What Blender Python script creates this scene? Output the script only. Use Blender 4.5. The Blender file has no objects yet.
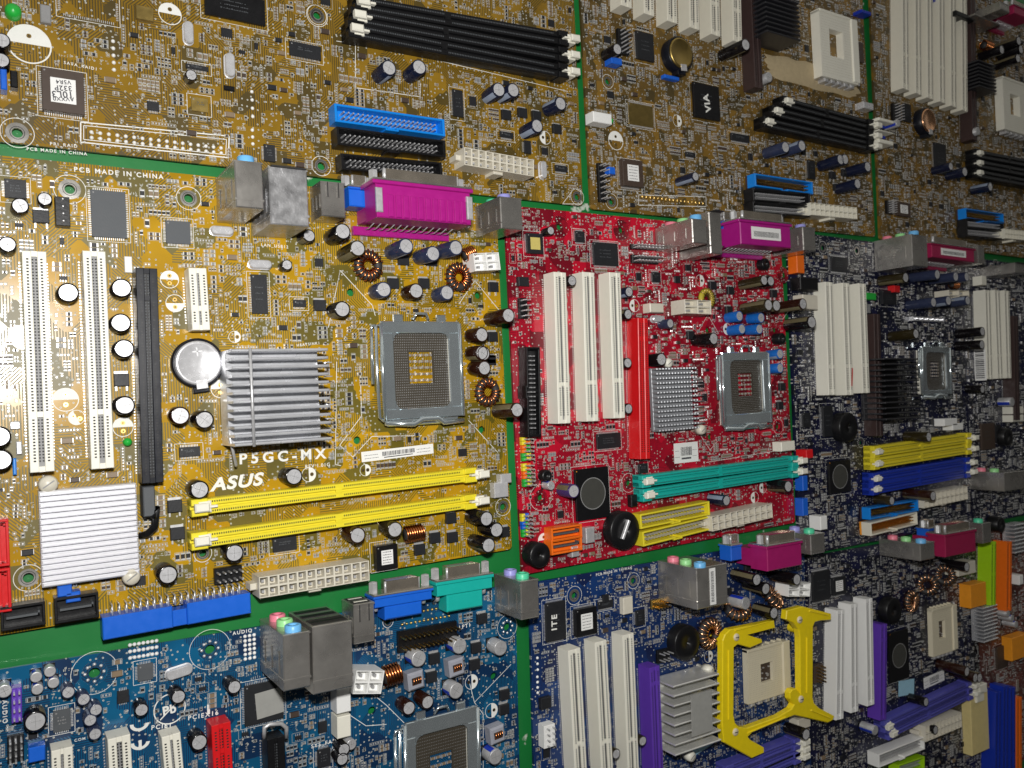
import bpy, math, random
from mathutils import Matrix, Vector, noise
from mathutils.geometry import delaunay_2d_cdt
# ---------------------------------------------------------------- camera, world, light (metres; wall plane = XZ, boards face -Y)
S = 0.001
F, YAW, PITCH, ROLL, D = 819.9, 0.5698, 0.02436, -0.02556, 391.0
random.seed(7)
sc = bpy.context.scene
C = sc.collection
def cam_dir(a, b, f):
    c, s = math.cos(ROLL), math.sin(ROLL); a, b = c*a-s*b, s*a+c*b
    c, s = math.cos(PITCH), math.sin(PITCH); b, f = c*b+s*f, -s*b+c*f
    c, s = math.cos(YAW), math.sin(YAW); a, f = c*a+s*f, -s*a+c*f
    return Vector((a, f, b))
cd = bpy.data.cameras.new('camera'); cam = bpy.data.objects.new('camera', cd); C.objects.link(cam)
r_, u_, f_ = cam_dir(1,0,0), cam_dir(0,1,0), cam_dir(0,0,1)
cam.matrix_world = Matrix(((r_.x,u_.x,-f_.x,0),(r_.y,u_.y,-f_.y,-D*S),(r_.z,u_.z,-f_.z,0),(0,0,0,1)))
cd.sensor_width = 36; cd.sensor_fit = 'HORIZONTAL'; cd.lens = F/1024*36
cd.clip_start = 0.01; cd.clip_end = 50
cd.dof.use_dof = True; cd.dof.focus_distance = 0.40; cd.dof.aperture_fstop = 26
sc.camera = cam
sc.view_settings.view_transform = 'Standard'; sc.view_settings.look = 'None'
sc.view_settings.exposure = 0.0; sc.view_settings.gamma = 1.0
w = bpy.data.worlds.new('World'); sc.world = w; w.use_nodes = True
nt = w.node_tree; bg = nt.nodes['Background']
tc = nt.nodes.new('ShaderNodeTexCoord'); sx = nt.nodes.new('ShaderNodeSeparateXYZ'); cr = nt.nodes.new('ShaderNodeValToRGB')
nt.links.new(tc.outputs['Generated'], sx.inputs[0]); wn = nt.nodes.new('ShaderNodeTexNoise'); wn.inputs['Scale'].default_value = 5; wn.inputs['Detail'].default_value = 3; nt.links.new(tc.outputs['Generated'], wn.inputs['Vector'])
wm = nt.nodes.new('ShaderNodeMapRange'); wm.inputs['From Min'].default_value = .35; wm.inputs['From Max'].default_value = .65; wm.inputs['To Min'].default_value = -.45; wm.inputs['To Max'].default_value = .45; nt.links.new(wn.outputs['Fac'], wm.inputs['Value'])
wa = nt.nodes.new('ShaderNodeMath'); wa.operation = 'ADD'; nt.links.new(sx.outputs['Z'], wa.inputs[0]); nt.links.new(wm.outputs['Result'], wa.inputs[1]); wb = nt.nodes.new('ShaderNodeMath'); wb.operation = 'MULTIPLY_ADD'; wb.inputs[1].default_value = .5; wb.inputs[2].default_value = .5
nt.links.new(wa.outputs[0], wb.inputs[0]); nt.links.new(wb.outputs[0], cr.inputs[0]); nt.links.new(cr.outputs[0], bg.inputs[0])
cr.color_ramp.elements[0].position = 0.0; cr.color_ramp.elements[0].color = (.04,.04,.05,1)
e = cr.color_ramp.elements.new(.55); e.color = (.60,.58,.54,1)
e = cr.color_ramp.elements.new(.74); e.color = (.9,.88,.82,1)
cr.color_ramp.elements[-1].position = .80; cr.color_ramp.elements[-1].color = (7,6.8,6.2,1)  # bright patches added to the surroundings so the metal has streaks to reflect
bg.inputs[1].default_value = 0.062
ld = bpy.data.lights.new('camera_flash', 'AREA'); ld.shape = 'ELLIPSE'; ld.size = .036; ld.size_y = .018
ld.energy = 2.35; ld.color = (1.0,.98,.95)
lo = bpy.data.objects.new('camera_flash', ld); C.objects.link(lo)
lo.matrix_world = Matrix.Translation((.004, -D*S+.002, .054)) @ (cam.matrix_world.to_3x3().to_4x4() @ Matrix.Rotation(math.radians(-12),4,'Y'))

# ---------------------------------------------------------------- materials
MATS = {}
def mat(name, col, rough=.5, metal=0, var=.12, scale=300, bump=0, bscale=800, spec=.5, coat=0, alpha=None, emit=0, trans=0):
    m = bpy.data.materials.new(name); m.use_nodes = True; n = m.node_tree; b = n.nodes['Principled BSDF']
    b.inputs['Roughness'].default_value = rough; b.inputs['Metallic'].default_value = metal
    b.inputs['Specular IOR Level'].default_value = spec
    if coat: b.inputs['Coat Weight'].default_value = coat; b.inputs['Coat Roughness'].default_value = .15
    if trans: b.inputs['Transmission Weight'].default_value = trans
    if emit: b.inputs['Emission Color'].default_value = (*col,1); b.inputs['Emission Strength'].default_value = emit
    t = n.nodes.new('ShaderNodeTexCoord'); nz = n.nodes.new('ShaderNodeTexNoise'); nz.inputs['Scale'].default_value = scale; nz.inputs['Detail'].default_value = 4
    n.links.new(t.outputs['Object'], nz.inputs['Vector'])
    mx = n.nodes.new('ShaderNodeMix'); mx.data_type = 'RGBA'
    mx.inputs['A'].default_value = (*[c*(1-var) for c in col],1); mx.inputs['B'].default_value = (*[min(1,c*(1+var)) for c in col],1)
    n.links.new(nz.outputs['Fac'], mx.inputs['Factor']); n.links.new(mx.outputs['Result'], b.inputs['Base Color'])
    mr = n.nodes.new('ShaderNodeMapRange'); mr.inputs['To Min'].default_value = max(.03,rough-.1); mr.inputs['To Max'].default_value = min(1,rough+.1)
    n.links.new(nz.outputs['Fac'], mr.inputs['Value']); n.links.new(mr.outputs['Result'], b.inputs['Roughness'])
    if bump:
        n2 = n.nodes.new('ShaderNodeTexNoise'); n2.inputs['Scale'].default_value = bscale; n2.inputs['Detail'].default_value = 5
        n.links.new(t.outputs['Object'], n2.inputs['Vector'])
        bp = n.nodes.new('ShaderNodeBump'); bp.inputs['Strength'].default_value = bump; bp.inputs['Distance'].default_value = .0005
        n.links.new(n2.outputs['Fac'], bp.inputs['Height']); n.links.new(bp.outputs['Normal'], b.inputs['Normal'])
    MATS[name] = m; return m
mat('chip',(.015,.016,.019),.5,bump=.15,bscale=1500,spec=.4); mat('chip_grey',(.075,.082,.09),.6,bump=.15,bscale=1500)
mat('brown_chip',(.06,.04,.03),.5)
mat('black',(.007,.007,.008),.36,bump=.1,spec=.4); mat('navy_black',(.006,.007,.012),.34,spec=.35); mat('dark_brown',(.05,.03,.028),.4)
mat('hole',(.012,.012,.013),.7); mat('tan_hole',(.50,.45,.34),.7)
mat('silver',(.78,.78,.80),.26,.5,.2); mat('tin',(.62,.62,.63),.36,.5,.25,bump=.2); mat('dull_tin',(.48,.46,.43),.28,.80,.5,scale=60,bump=.4,bscale=120)
mat('scratched',(.42,.42,.43),.3,.6,.75,scale=170,bump=.9,bscale=260)
mat('chrome',(.72,.80,.84),.15,.84,.2,scale=50,bump=.5,bscale=28); mat('gold',(.75,.5,.16),.3,1); mat('brass',(.5,.36,.12),.4,1)
mat('copper',(.72,.26,.09),.25,1,.25,scale=600); mat('copper_light',(.85,.45,.25),.25,1,.25,scale=600); mat('ferrite',(.03,.028,.028),.6)
mat('ferrite_yellow',(.45,.38,.03),.6); mat('ferrite_green',(.02,.16,.08),.5)
mat('cream',(.74,.71,.60),.42,var=.05,bump=.1); mat('ivory',(.80,.78,.68),.4,var=.04,bump=.05); mat('white',(.84,.84,.82),.4,var=.03); mat('beige',(.70,.62,.45),.45,var=.06,bump=.1)
mat('nylon',(.66,.62,.52),.4,var=.06,bump=.1); mat('silk',(.80,.80,.76),.6,var=.05); mat('silk_fine',(.42,.42,.37),.6,var=.3,scale=90); mat('socket_brown',(.05,.042,.03),.5); mat('shell_metal',(.60,.53,.44),.24,.85,.3,scale=90)
mat('yellow',(.78,.66,.03),.36,var=.06); mat('deep_yellow',(.88,.68,.01),.33,var=.08,bump=.1); mat('pale_yellow',(.75,.62,.28),.4)
mat('teal',(.01,.42,.36),.36,var=.06); mat('blue',(.01,.12,.62),.36,var=.08); mat('sky_blue',(.005,.22,.72),.36,var=.08); mat('royal',(.01,.035,.38),.36,var=.08)
mat('mauve',(.09,.09,.42),.34,var=.08); mat('purple',(.12,.045,.42),.36,var=.08); mat('magenta',(.36,.010,.20),.33,var=.1); mat('crimson',(.32,.012,.07),.4); mat('berry',(.36,.012,.13),.36,var=.12)
mat('red',(.65,.012,.015),.33,var=.08); mat('orange',(.85,.16,.01),.36,var=.08); mat('amber',(.85,.32,.02),.38); mat('lime',(.35,.62,.01),.38,var=.08)
mat('green',(.02,.42,.05),.35); mat('jack_pink',(.80,.22,.30),.4,var=.04); mat('jack_green',(.30,.68,.28),.4,var=.04); mat('jack_blue',(.15,.45,.80),.4,var=.04); mat('jack_mint',(.08,.58,.33),.4,var=.04); mat('jack_lilac',(.30,.30,.68),.4,var=.04)
mat('sleeve_black',(.006,.005,.006),.14,var=.1); mat('sleeve_brown',(.022,.007,.004),.15,var=.2); mat('sleeve_navy',(.008,.011,.03),.18,var=.2); mat('sleeve_blue',(.01,.12,.45),.25); mat('sleeve_slate',(.028,.036,.075),.16,var=.3); mat('sleeve_olive',(.024,.018,.007),.15,var=.2); mat('sleeve_purple',(.05,.03,.12),.25)
mat('stripe',(.13,.11,.06),.3); mat('stripe_pale',(.22,.26,.34),.3)
mat('fin_bright',(.86,.86,.88),.38,.75,.05,scale=80); mat('fin',(.74,.75,.78),.26,.62,.2,scale=60,bump=.1); mat('fin_dark',(.02,.02,.024),.4); mat('fin_white',(.80,.80,.84),.4,.3,.04)
mat('smd_tan',(.22,.16,.10),.5); mat('smd_grey',(.25,.25,.25),.5); mat('solder',(.74,.74,.74),.34,.6); mat('label_blue',(.35,.6,.75),.5); mat('clear_tape',(.34,.34,.32),.2)
mat('cube_grey',(.32,.33,.38),.45); mat('goop',(.50,.40,.24),.8,bump=.8,bscale=300); mat('ink',(.06,.06,.07),.6); mat('gold_label',(.6,.5,.15),.45); mat('beige_socket',(.72,.66,.50),.42,var=.04); mat('lens',(.10,.10,.09),.15,.4)
mat('pin_grey',(.34,.35,.37),.4,.4); mat('jelly',(.80,.80,.77),.22,.5,.25,scale=60)
def wall_mat():
    m = mat('green_paint',(.012,.185,.04),.38,var=.25,scale=25,bump=.25,bscale=60)
    n = m.node_tree; b = n.nodes['Principled BSDF']; t = n.nodes.new('ShaderNodeTexCoord')
    # flecks where the paint has worn off
    nz = n.nodes.new('ShaderNodeTexNoise'); nz.inputs['Scale'].default_value = 55; nz.inputs['Detail'].default_value = 8
    n.links.new(t.outputs['Object'], nz.inputs['Vector'])
    r = n.nodes.new('ShaderNodeValToRGB'); r.color_ramp.elements[0].position = .69; r.color_ramp.elements[1].position = .72
    n.links.new(nz.outputs['Fac'], r.inputs[0])
    mx = n.nodes.new('ShaderNodeMix'); mx.data_type = 'RGBA'; src = b.inputs['Base Color'].links[0].from_socket
    n.links.new(src, mx.inputs['A']); mx.inputs['B'].default_value = (.55,.60,.52,1); n.links.new(r.outputs[0], mx.inputs['Factor'])
    n.links.new(mx.outputs['Result'], b.inputs['Base Color'])
wall_mat()
def pcb_mat(name, light, dark, silk=(.62,.62,.58), rough=.27, per=.95, cell=9.0, seed=0.0, via=(.55,.55,.5)):
    m = bpy.data.materials.new(name); m.use_nodes = True; n = m.node_tree; b = n.nodes['Principled BSDF']; N = n.nodes.new; L = n.links.new
    def math_(op, a, c=None, d=None):
        q = N('ShaderNodeMath'); q.operation = op
        for i, v in enumerate((a, c, d)):
            if v is None: continue
            if isinstance(v, (int, float)): q.inputs[i].default_value = v
            else: L(v, q.inputs[i])
        return q.outputs[0]
    t = N('ShaderNodeTexCoord'); mp = N('ShaderNodeMapping'); mp.inputs['Scale'].default_value = (1000,1000,1000); mp.inputs['Location'].default_value = (seed*37, seed*53, 0)
    L(t.outputs['Object'], mp.inputs['Vector']); v = mp.outputs[0]
    sp = N('ShaderNodeSeparateXYZ'); L(v, sp.inputs[0]); X, Y = sp.outputs[0], sp.outputs[1]
    fl = N('ShaderNodeCombineXYZ'); L(X, fl.inputs[0]); L(Y, fl.inputs[1])
    def vor(scale, feat='F1', dist='CHEBYCHEV', rnd=1.0):
        q = N('ShaderNodeTexVoronoi'); q.voronoi_dimensions = '2D'; q.feature = feat; q.distance = dist
        q.inputs['Scale'].default_value = 1/scale; q.inputs['Randomness'].default_value = rnd; L(fl.outputs[0], q.inputs['Vector']); return q
    big = vor(cell); bc = N('ShaderNodeSeparateColor'); L(big.outputs['Color'], bc.inputs[0])
    r1, r2, r3 = bc.outputs[0], bc.outputs[1], bc.outputs[2]
    def frac_band(val, p, width):
        return math_('LESS_THAN', math_('FRACT', math_('DIVIDE', val, p)), width)
    sx_ = frac_band(X, per, .5); sy_ = frac_band(Y, per, .5); sd = frac_band(math_('ADD', X, Y), per*1.4, .5); se = frac_band(math_('SUBTRACT', X, Y), per*1.4, .5)
    def pick(a, bb, fac): 
        q = N('ShaderNodeMix'); q.data_type = 'FLOAT'; L(fac, q.inputs[0]); L(a, q.inputs[2]); L(bb, q.inputs[3]); return q.outputs[0]
    s = pick(pick(sx_, sy_, math_('GREATER_THAN', r1, .5)), pick(sd, se, math_('GREATER_THAN', r1, .8)), math_('GREATER_THAN', r1, .66))
    # trace cells / poured copper cells / bare laminate
    is_tr = math_('GREATER_THAN', r2, .45); pour = math_('GREATER_THAN', r3, .42)
    lum = pick(pour, s, is_tr)
    edge = vor(cell, 'DISTANCE_TO_EDGE', 'EUCLIDEAN')
    med = vor(2.3, 'F1', 'EUCLIDEAN', .8); mc = N('ShaderNodeSeparateColor'); L(med.outputs['Color'], mc.inputs[0])
    dv = math_('MULTIPLY', med.outputs['Distance'], 1)
    isv = math_('MULTIPLY', math_('LESS_THAN', dv, .17), math_('GREATER_THAN', mc.outputs[0], .62))
    ish = math_('MULTIPLY', math_('LESS_THAN', dv, .07), math_('GREATER_THAN', mc.outputs[0], .62))
    mx = N('ShaderNodeMix'); mx.data_type = 'RGBA'; L(lum, mx.inputs['Factor']); mx.inputs['A'].default_value = (*dark,1); mx.inputs['B'].default_value = (*light,1)
    nz = N('ShaderNodeTexNoise'); nz.inputs['Scale'].default_value = .03; nz.inputs['Detail'].default_value = 3; L(v, nz.inputs['Vector'])
    mm = N('ShaderNodeMix'); mm.data_type = 'RGBA'; mm.blend_type = 'MULTIPLY'; mm.inputs['Factor'].default_value = 1
    rr = N('ShaderNodeMapRange'); rr.inputs['From Min'].default_value = .3; rr.inputs['From Max'].default_value = .7; rr.inputs['To Min'].default_value = .72; rr.inputs['To Max'].default_value = 1.2; L(nz.outputs['Fac'], rr.inputs['Value'])
    L(mx.outputs['Result'], mm.inputs['A']); L(rr.outputs['Result'], mm.inputs['B'])
    m2 = N('ShaderNodeMix'); m2.data_type = 'RGBA'; L(isv, m2.inputs['Factor']); L(mm.outputs['Result'], m2.inputs['A']); m2.inputs['B'].default_value = (*via,1)
    m3 = N('ShaderNodeMix'); m3.data_type = 'RGBA'; L(ish, m3.inputs['Factor']); L(m2.outputs['Result'], m3.inputs['A']); m3.inputs['B'].default_value = (.02,.02,.02,1)
    L(m3.outputs['Result'], b.inputs['Base Color'])
    b.inputs['Specular IOR Level'].default_value = .5
    rg = N('ShaderNodeMapRange'); rg.inputs['To Min'].default_value = rough+.12; rg.inputs['To Max'].default_value = rough-.09; L(lum, rg.inputs['Value']); L(rg.outputs['Result'], b.inputs['Roughness'])
    bp = N('ShaderNodeBump'); bp.inputs['Strength'].default_value = .35; bp.inputs['Distance'].default_value = .00005; L(lum, bp.inputs['Height']); L(bp.outputs['Normal'], b.inputs['Normal'])
    MATS[name] = m; return m
pcb_mat('mask_ochre',(.44,.25,.009),(.13,.10,.007),rough=.30,seed=1,per=1.1)
pcb_mat('mask_amber',(.27,.155,.014),(.09,.06,.010),rough=.32,seed=2,per=1.1)
pcb_mat('mask_rust',(.22,.125,.022),(.07,.048,.014),rough=.35,seed=3,per=.8,cell=6)
pcb_mat('mask_red',(.50,.008,.028),(.16,.003,.012),rough=.24,seed=4)
pcb_mat('mask_blue',(.008,.095,.20),(.004,.028,.085),rough=.24,seed=5)
pcb_mat('mask_deep_blue',(.010,.040,.15),(.005,.014,.065),rough=.28,seed=6)
pcb_mat('mask_navy',(.010,.012,.045),(.004,.005,.016),rough=.3,seed=7,per=.8,cell=7)
pcb_mat('mask_maroon',(.16,.05,.04),(.07,.02,.015),rough=.3,seed=8)

# ---------------------------------------------------------------- mesh builder (millimetres, z = height off the board)
class MB:
    def __init__(s): s.v = []; s.f = []; s.m = []; s.names = []; s.smooth = []
    def mi(s, n):
        if n not in s.names: s.names.append(n)
        return s.names.index(n)
    def add(s, vs, fs, m, sm=False, T=None):
        o = len(s.v); k = s.mi(m)
        if T: vs = [tuple(T @ Vector(p)) for p in vs]
        s.v += vs; s.f += [tuple(i+o for i in f) for f in fs]; s.m += [k]*len(fs); s.smooth += [sm]*len(fs)
    def box(s, x0, x1, y0, y1, z0, z1, m, c=0, T=None):
        if x1 < x0: x0, x1 = x1, x0
        if y1 < y0: y0, y1 = y1, y0
        if c:
            c = min(c, (x1-x0)*.45, (y1-y0)*.45, (z1-z0)*.9)
            zc = z1-c
            vs = [(x0,y0,z0),(x1,y0,z0),(x1,y1,z0),(x0,y1,z0),(x0,y0,zc),(x1,y0,zc),(x1,y1,zc),(x0,y1,zc),
                  (x0+c,y0+c,z1),(x1-c,y0+c,z1),(x1-c,y1-c,z1),(x0+c,y1-c,z1)]
            fs = [(3,2,1,0),(0,1,5,4),(1,2,6,5),(2,3,7,6),(3,0,4,7),(4,5,9,8),(5,6,10,9),(6,7,11,10),(7,4,8,11),(8,9,10,11)]
        else:
            vs = [(x0,y0,z0),(x1,y0,z0),(x1,y1,z0),(x0,y1,z0),(x0,y0,z1),(x1,y0,z1),(x1,y1,z1),(x0,y1,z1)]
            fs = [(3,2,1,0),(0,1,5,4),(1,2,6,5),(2,3,7,6),(3,0,4,7),(4,5,6,7)]
        s.add(vs, fs, m, T=T); return s
    def quad(s, pts, m): s.add(pts, [tuple(range(len(pts)))], m); return s
    def lathe(s, prof, n, m, cx=0, cy=0, T=None, sm=True, stripe=None, sk=0):
        vs = []; k = len(prof)
        for i in range(n):
            a = 2*math.pi*i/n
            for r, z in prof: vs.append((cx+r*math.cos(a), cy+r*math.sin(a), z))
        fa = []; fb = []
        for i in range(n):
            j = (i+1) % n
            for q in range(k-1):
                (fb if stripe and i < sk and q == 0 else fa).append((i*k+q, j*k+q, j*k+q+1, i*k+q+1))
        s.add(vs, fa, m, sm, T)
        if fb:
            o = len(s.v)-len(vs); kk = s.mi(stripe)
            s.f += [tuple(i+o for i in f) for f in fb]; s.m += [kk]*len(fb); s.smooth += [sm]*len(fb)
        return s
    def disc(s, cx, cy, z, r, n, m, a0=0, a1=2*math.pi, T=None):
        full = a1-a0 > 6.28
        vs = [(cx+r*math.cos(a0+(a1-a0)*i/(n if full else n-1)), cy+r*math.sin(a0+(a1-a0)*i/(n if full else n-1)), z) for i in range(n)]
        s.add(vs, [tuple(range(n))], m, T=T); return s
    def ring(s, cx, cy, z, ra, rb, n, m):
        vs = []
        for i in range(n):
            a = 2*math.pi*i/n
            vs += [(cx+ra*math.cos(a), cy+ra*math.sin(a), z), (cx+rb*math.cos(a), cy+rb*math.sin(a), z)]
        s.add(vs, [(2*i, 2*i+1, (2*i+3) % (2*n), (2*i+2) % (2*n)) for i in range(n)], m); return s
    def tube(s, pts, r, m, n=6, closed=False):
        P = [Vector(p) for p in pts]; k = len(P); vs = []
        for i, p in enumerate(P):
            a = P[i-1] if (i or closed) else p; b = P[(i+1) % k] if (i < k-1 or closed) else p
            t = (b-a).normalized(); up = Vector((0,0,1)) if abs(t.z) < .9 else Vector((1,0,0))
            x = t.cross(up).normalized(); y = x.cross(t)
            for j in range(n):
                q = 2*math.pi*j/n; vs.append(tuple(p + x*math.cos(q)*r + y*math.sin(q)*r))
        fs = []
        for i in range(k if closed else k-1):
            i2 = (i+1) % k
            for j in range(n): j2 = (j+1) % n; fs.append((i*n+j, i*n+j2, i2*n+j2, i2*n+j))
        if not closed: fs += [tuple(range(n))[::-1], tuple((k-1)*n+j for j in range(n))]
        s.add(vs, fs, m, True); return s
    def line(s, pts, w, z, m):
        for (ax, ay), (bx, by) in zip(pts[:-1], pts[1:]):
            l = math.hypot(bx-ax, by-ay) or 1; nx, ny = -(by-ay)/l*w/2, (bx-ax)/l*w/2
            s.quad([(ax+nx,ay+ny,z),(ax-nx,ay-ny,z),(bx-nx,by-ny,z),(bx+nx,by+ny,z)], m)
        return s
    def mesh(s, name):
        me = bpy.data.meshes.new(name); me.from_pydata([(a*S,b*S,c*S) for a,b,c in s.v], [], s.f)
        for n in s.names: me.materials.append(MATS[n])
        me.polygons.foreach_set('material_index', s.m); me.polygons.foreach_set('use_smooth', s.smooth)
        me.update(); return me
def T3(x=0,y=0,z=0,rx=0,ry=0,rz=0):
    return Matrix.Translation((x,y,z)) @ Matrix.Rotation(rz,4,'Z') @ Matrix.Rotation(ry,4,'Y') @ Matrix.Rotation(rx,4,'X')
def part(name, mb, parent, loc=(0,0,0), rz=0, label=None, tilt=None):
    me = mb if isinstance(mb, bpy.types.Mesh) else mb.mesh(name)
    o = bpy.data.objects.new(name, me); C.objects.link(o); o.parent = parent
    o.location = (loc[0]*S, loc[1]*S, loc[2]*S); o.rotation_euler = (tilt[0] if tilt else 0, tilt[1] if tilt else 0, rz)
    if label: o['label'] = label
    return o
CACHE = {}
def cached(key, fn):
    if key not in CACHE: CACHE[key] = fn()
    return CACHE[key]

# ---------------------------------------------------------------- from a point of the photograph to a point of the wall
def wall_at(px, py, h=0):
    d = cam_dir((px-512)/F, -(py-384)/F, 1); t = (D-h)/d.y
    return d.x*t, d.z*t
VIEW = (0,0,1)
def K(ox, oy, s):
    global VIEW; VIEW = (ox, oy, s)
def px(x, y): return VIEW[0]+x/VIEW[2], VIEW[1]+y/VIEW[2]
class Board:
    def __init__(s, label, maskname, corner, tilt, rect, group='motherboards fixed in rows to the green wall'):
        s.o = bpy.data.objects.new('motherboard', None); C.objects.link(s.o)
        s.x0, s.y0 = wall_at(*corner); s.t = math.radians(tilt); s.rect = rect; s.mask = maskname
        s.o.location = (s.x0*S, 0, s.y0*S)
        s.o.rotation_euler = (Matrix.Rotation(math.pi/2,3,'X') @ Matrix.Rotation(s.t,3,'Z')).to_euler()
        s.o['label'] = label; s.o['category'] = 'motherboard'; s.o['group'] = group; s.o.empty_display_size = .02
        s.holes = []; s.occ = []; s.silk = MB(); s.bare = []
        s.pcb = bpy.data.objects.new('circuit_board', None) # replaced when the board is finished
        s.texts = []
    def at(s, x, y, h=0):
        a, b = wall_at(*px(x, y), h); a -= s.x0; b -= s.y0; c, n = math.cos(s.t), math.sin(s.t)
        return a*c+b*n, -a*n+b*c
    def keep(s, x, y, hw, hh, pad=.6): s.occ.append((x-hw-pad, x+hw+pad, y-hh-pad, y+hh+pad))
cur = None
def use(b):
    global cur; cur = b
def rect(x0,y0,x1,y1,h):
    a = cur.at(x0,y0,h); b = cur.at(x1,y1,h)
    return (a[0]+b[0])/2, (a[1]+b[1])/2, abs(b[0]-a[0]), abs(b[1]-a[1])
def seg(x0,y0,x1,y1,h):
    a = cur.at(x0,y0,h); b = cur.at(x1,y1,h)
    return (a[0]+b[0])/2, (a[1]+b[1])/2, math.hypot(b[0]-a[0],b[1]-a[1]), math.atan2(b[1]-a[1], b[0]-a[0])
def keep_rot(x, y, L, w, rz, pad=.5):
    c, s_ = abs(math.cos(rz)), abs(math.sin(rz)); cur.keep(x, y, (L*c+w*s_)/2, (L*s_+w*c)/2, pad)

# ---------------------------------------------------------------- components
def cap(x, y, d=8, h=12, st='black', name='capacitor', lean=1):
    lx, ly = cur.at(x, y, h); r = d/2
    top = {'can':'tin'}.get(st,'silver')
    def body():
        m = MB(); sl = 'tin' if st == 'can' else 'sleeve_'+st
        m.lathe([(r,0.3),(r,h-.9),(r*.93,h-.55),(r,h-.2),(r*.96,h),(r*.84,h)], 24, sl, stripe=('royal' if st=='can' else 'stripe_pale' if st in('navy','slate','blue') else 'stripe'), sk=3)
        m.disc(0,0,.3,r,20,sl)
        if st == 'can': m.box(-r,r,-r,r,0,.8,'black',.2)
        return m.mesh('capacitor')
    def cp():
        m = MB(); m.disc(0,0,h-.12,r*.86,24,top)
        if d > 4.5:
            for a in (0,math.pi/2) if d < 9 else (0,math.pi/3,2*math.pi/3):
                m.box(-r*.6,r*.6,-.09,.09,h-.12,h-.09,'smd_grey',T=T3(rz=a))
        return m.mesh('end_cap')
    tl = (random.uniform(-.035,.035)*lean, random.uniform(-.035,.035)*lean)
    # base shifted so that a leaning can still ends where it is seen
    o = part(name, cached(('cap',d,h,st),body), cur.o, (lx-tl[1]*h, ly+tl[0]*h, 0), 0, tilt=tl)
    o.rotation_euler = (tl[0], tl[1], random.uniform(0,6.28)*0+ random.choice((.4,1.2,2.2,3.6,4.6)))
    if st == 'can': o.rotation_euler = (0,0,random.choice((0,math.pi/2,math.pi)))
    if d >= 4: part('end_cap', cached(('capt',d,h,st),cp), o, rz=random.uniform(0,3))
    cur.keep(lx, ly, r, r, .3); return o
def chip(x0,y0,x1,y1,pins='4',th=1.6,col='chip',mark=None,name='chip',gull=True,rz=0):
    x,y,w_,h_ = rect(x0,y0,x1,y1,th); m = MB()
    w2, h2 = w_/2, h_/2
    m.box(-w2,w2,-h2,h2,.25,th,col,.12)
    if w_ > 5: m.disc(-w2+1.1,h2-1.1,th+.012,.35,10,'smd_grey' if mark!='lens' else 'amber')
    o = part(name, m, cur.o, (x,y,0), rz)
    p = MB(); ext = 1.0; pitch = .65 if max(w_,h_) < 12 else .8
    def row(n, horiz, sgn):
        for i in range(n):
            t = (i-(n-1)/2)*pitch
            if horiz: p.box(t-.15,t+.15, sgn*h2, sgn*(h2+ext), .05,.5,'solder')
            else: p.box(sgn*w2, sgn*(w2+ext), t-.15,t+.15,.05,.5,'solder')
    nh, nv = int((w_-1)/pitch), int((h_-1)/pitch)
    if '4' in pins or 'h' in pins: row(nh,True,1); row(nh,True,-1)
    if '4' in pins or 'v' in pins: row(nv,False,1); row(nv,False,-1)
    if p.v: part('pins', p, o)
    if w_ > 5 and mark != 'nolabel':
        k = MB()
        if mark == 'sticker_blank': k.box(-w2*.6,w2*.6,-h2*.58,h2*.58,th+.01,th+.1,'white'); part('sticker', k, o)
        elif mark == 'sticker':
            k.box(-w2*.55,w2*.55,-h2*.6,h2*.6,th+.01,th+.1,'white')
            for i in range(5):
                yy = h2*(.45-.22*i)
                xx = -w2*.42
                while xx < w2*.38:
                    q = random.uniform(.25,.7); k.box(xx,xx+q,yy-.25,yy+.25*random.uniform(.3,1),th+.1,th+.12,'ink'); xx += q+.25
            part('sticker', k, o)
        elif mark == 'gold_label':
            k.box(-w2*.6,w2*.6,-h2*.6,h2*.6,th+.01,th+.1,'gold_label'); part('sticker', k, o)
        elif mark == 'lens':
            k.disc(0,0,th+.03,min(w2,h2)*.72,32,'lens'); k.ring(0,0,th+.04,min(w2,h2)*.72,min(w2,h2)*.76,32,'smd_grey'); part('die_cap', k, o)
        else:   # laser-etched lines, too small to read
            for i in range(3 if h_>7 else 2):
                yy = h2*(.35-.3*i); xx = -w2*.5
                while xx < w2*.4:
                    q = random.uniform(.3,.9)
                    if random.random() < .8: k.box(xx,xx+q*.6,yy-.3,yy+.3*random.uniform(0,1),th+.008,th+.015,'chip_grey' if col!='chip_grey' else 'smd_grey')
                    xx += q
            part('etched_marking', k, o)
    cur.keep(x,y,w2+ext,h2+ext,.3)
    if w_ > 6:
        a, b = w2+ext+.6, h2+ext+.6
        cur.silk.line([(x-a,y-b),(x+a,y-b),(x+a,y+b),(x-a,y+b),(x-a,y-b)], .2, .03, 'silk')
    return o
def mosfet(x, y, w_=6.2, h_=6.2, rot=0):
    lx, ly = cur.at(x,y,2)
    def f():
        m = MB(); m.box(-3,3,-2.6,2.8,.15,2.3,'chip',.2)
        m.box(-2.7,2.7,2.6,3.9,.05,.6,'solder')
        for t in (-2.1,2.1): m.box(t-.35,t+.35,-4.6,-2.5,.05,.7,'solder')
        return m.mesh('transistor')
    cur.keep(lx,ly,3.3,4.6,.1); return part('transistor', cached('mosfet',f), cur.o, (lx,ly,0), rot)
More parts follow.
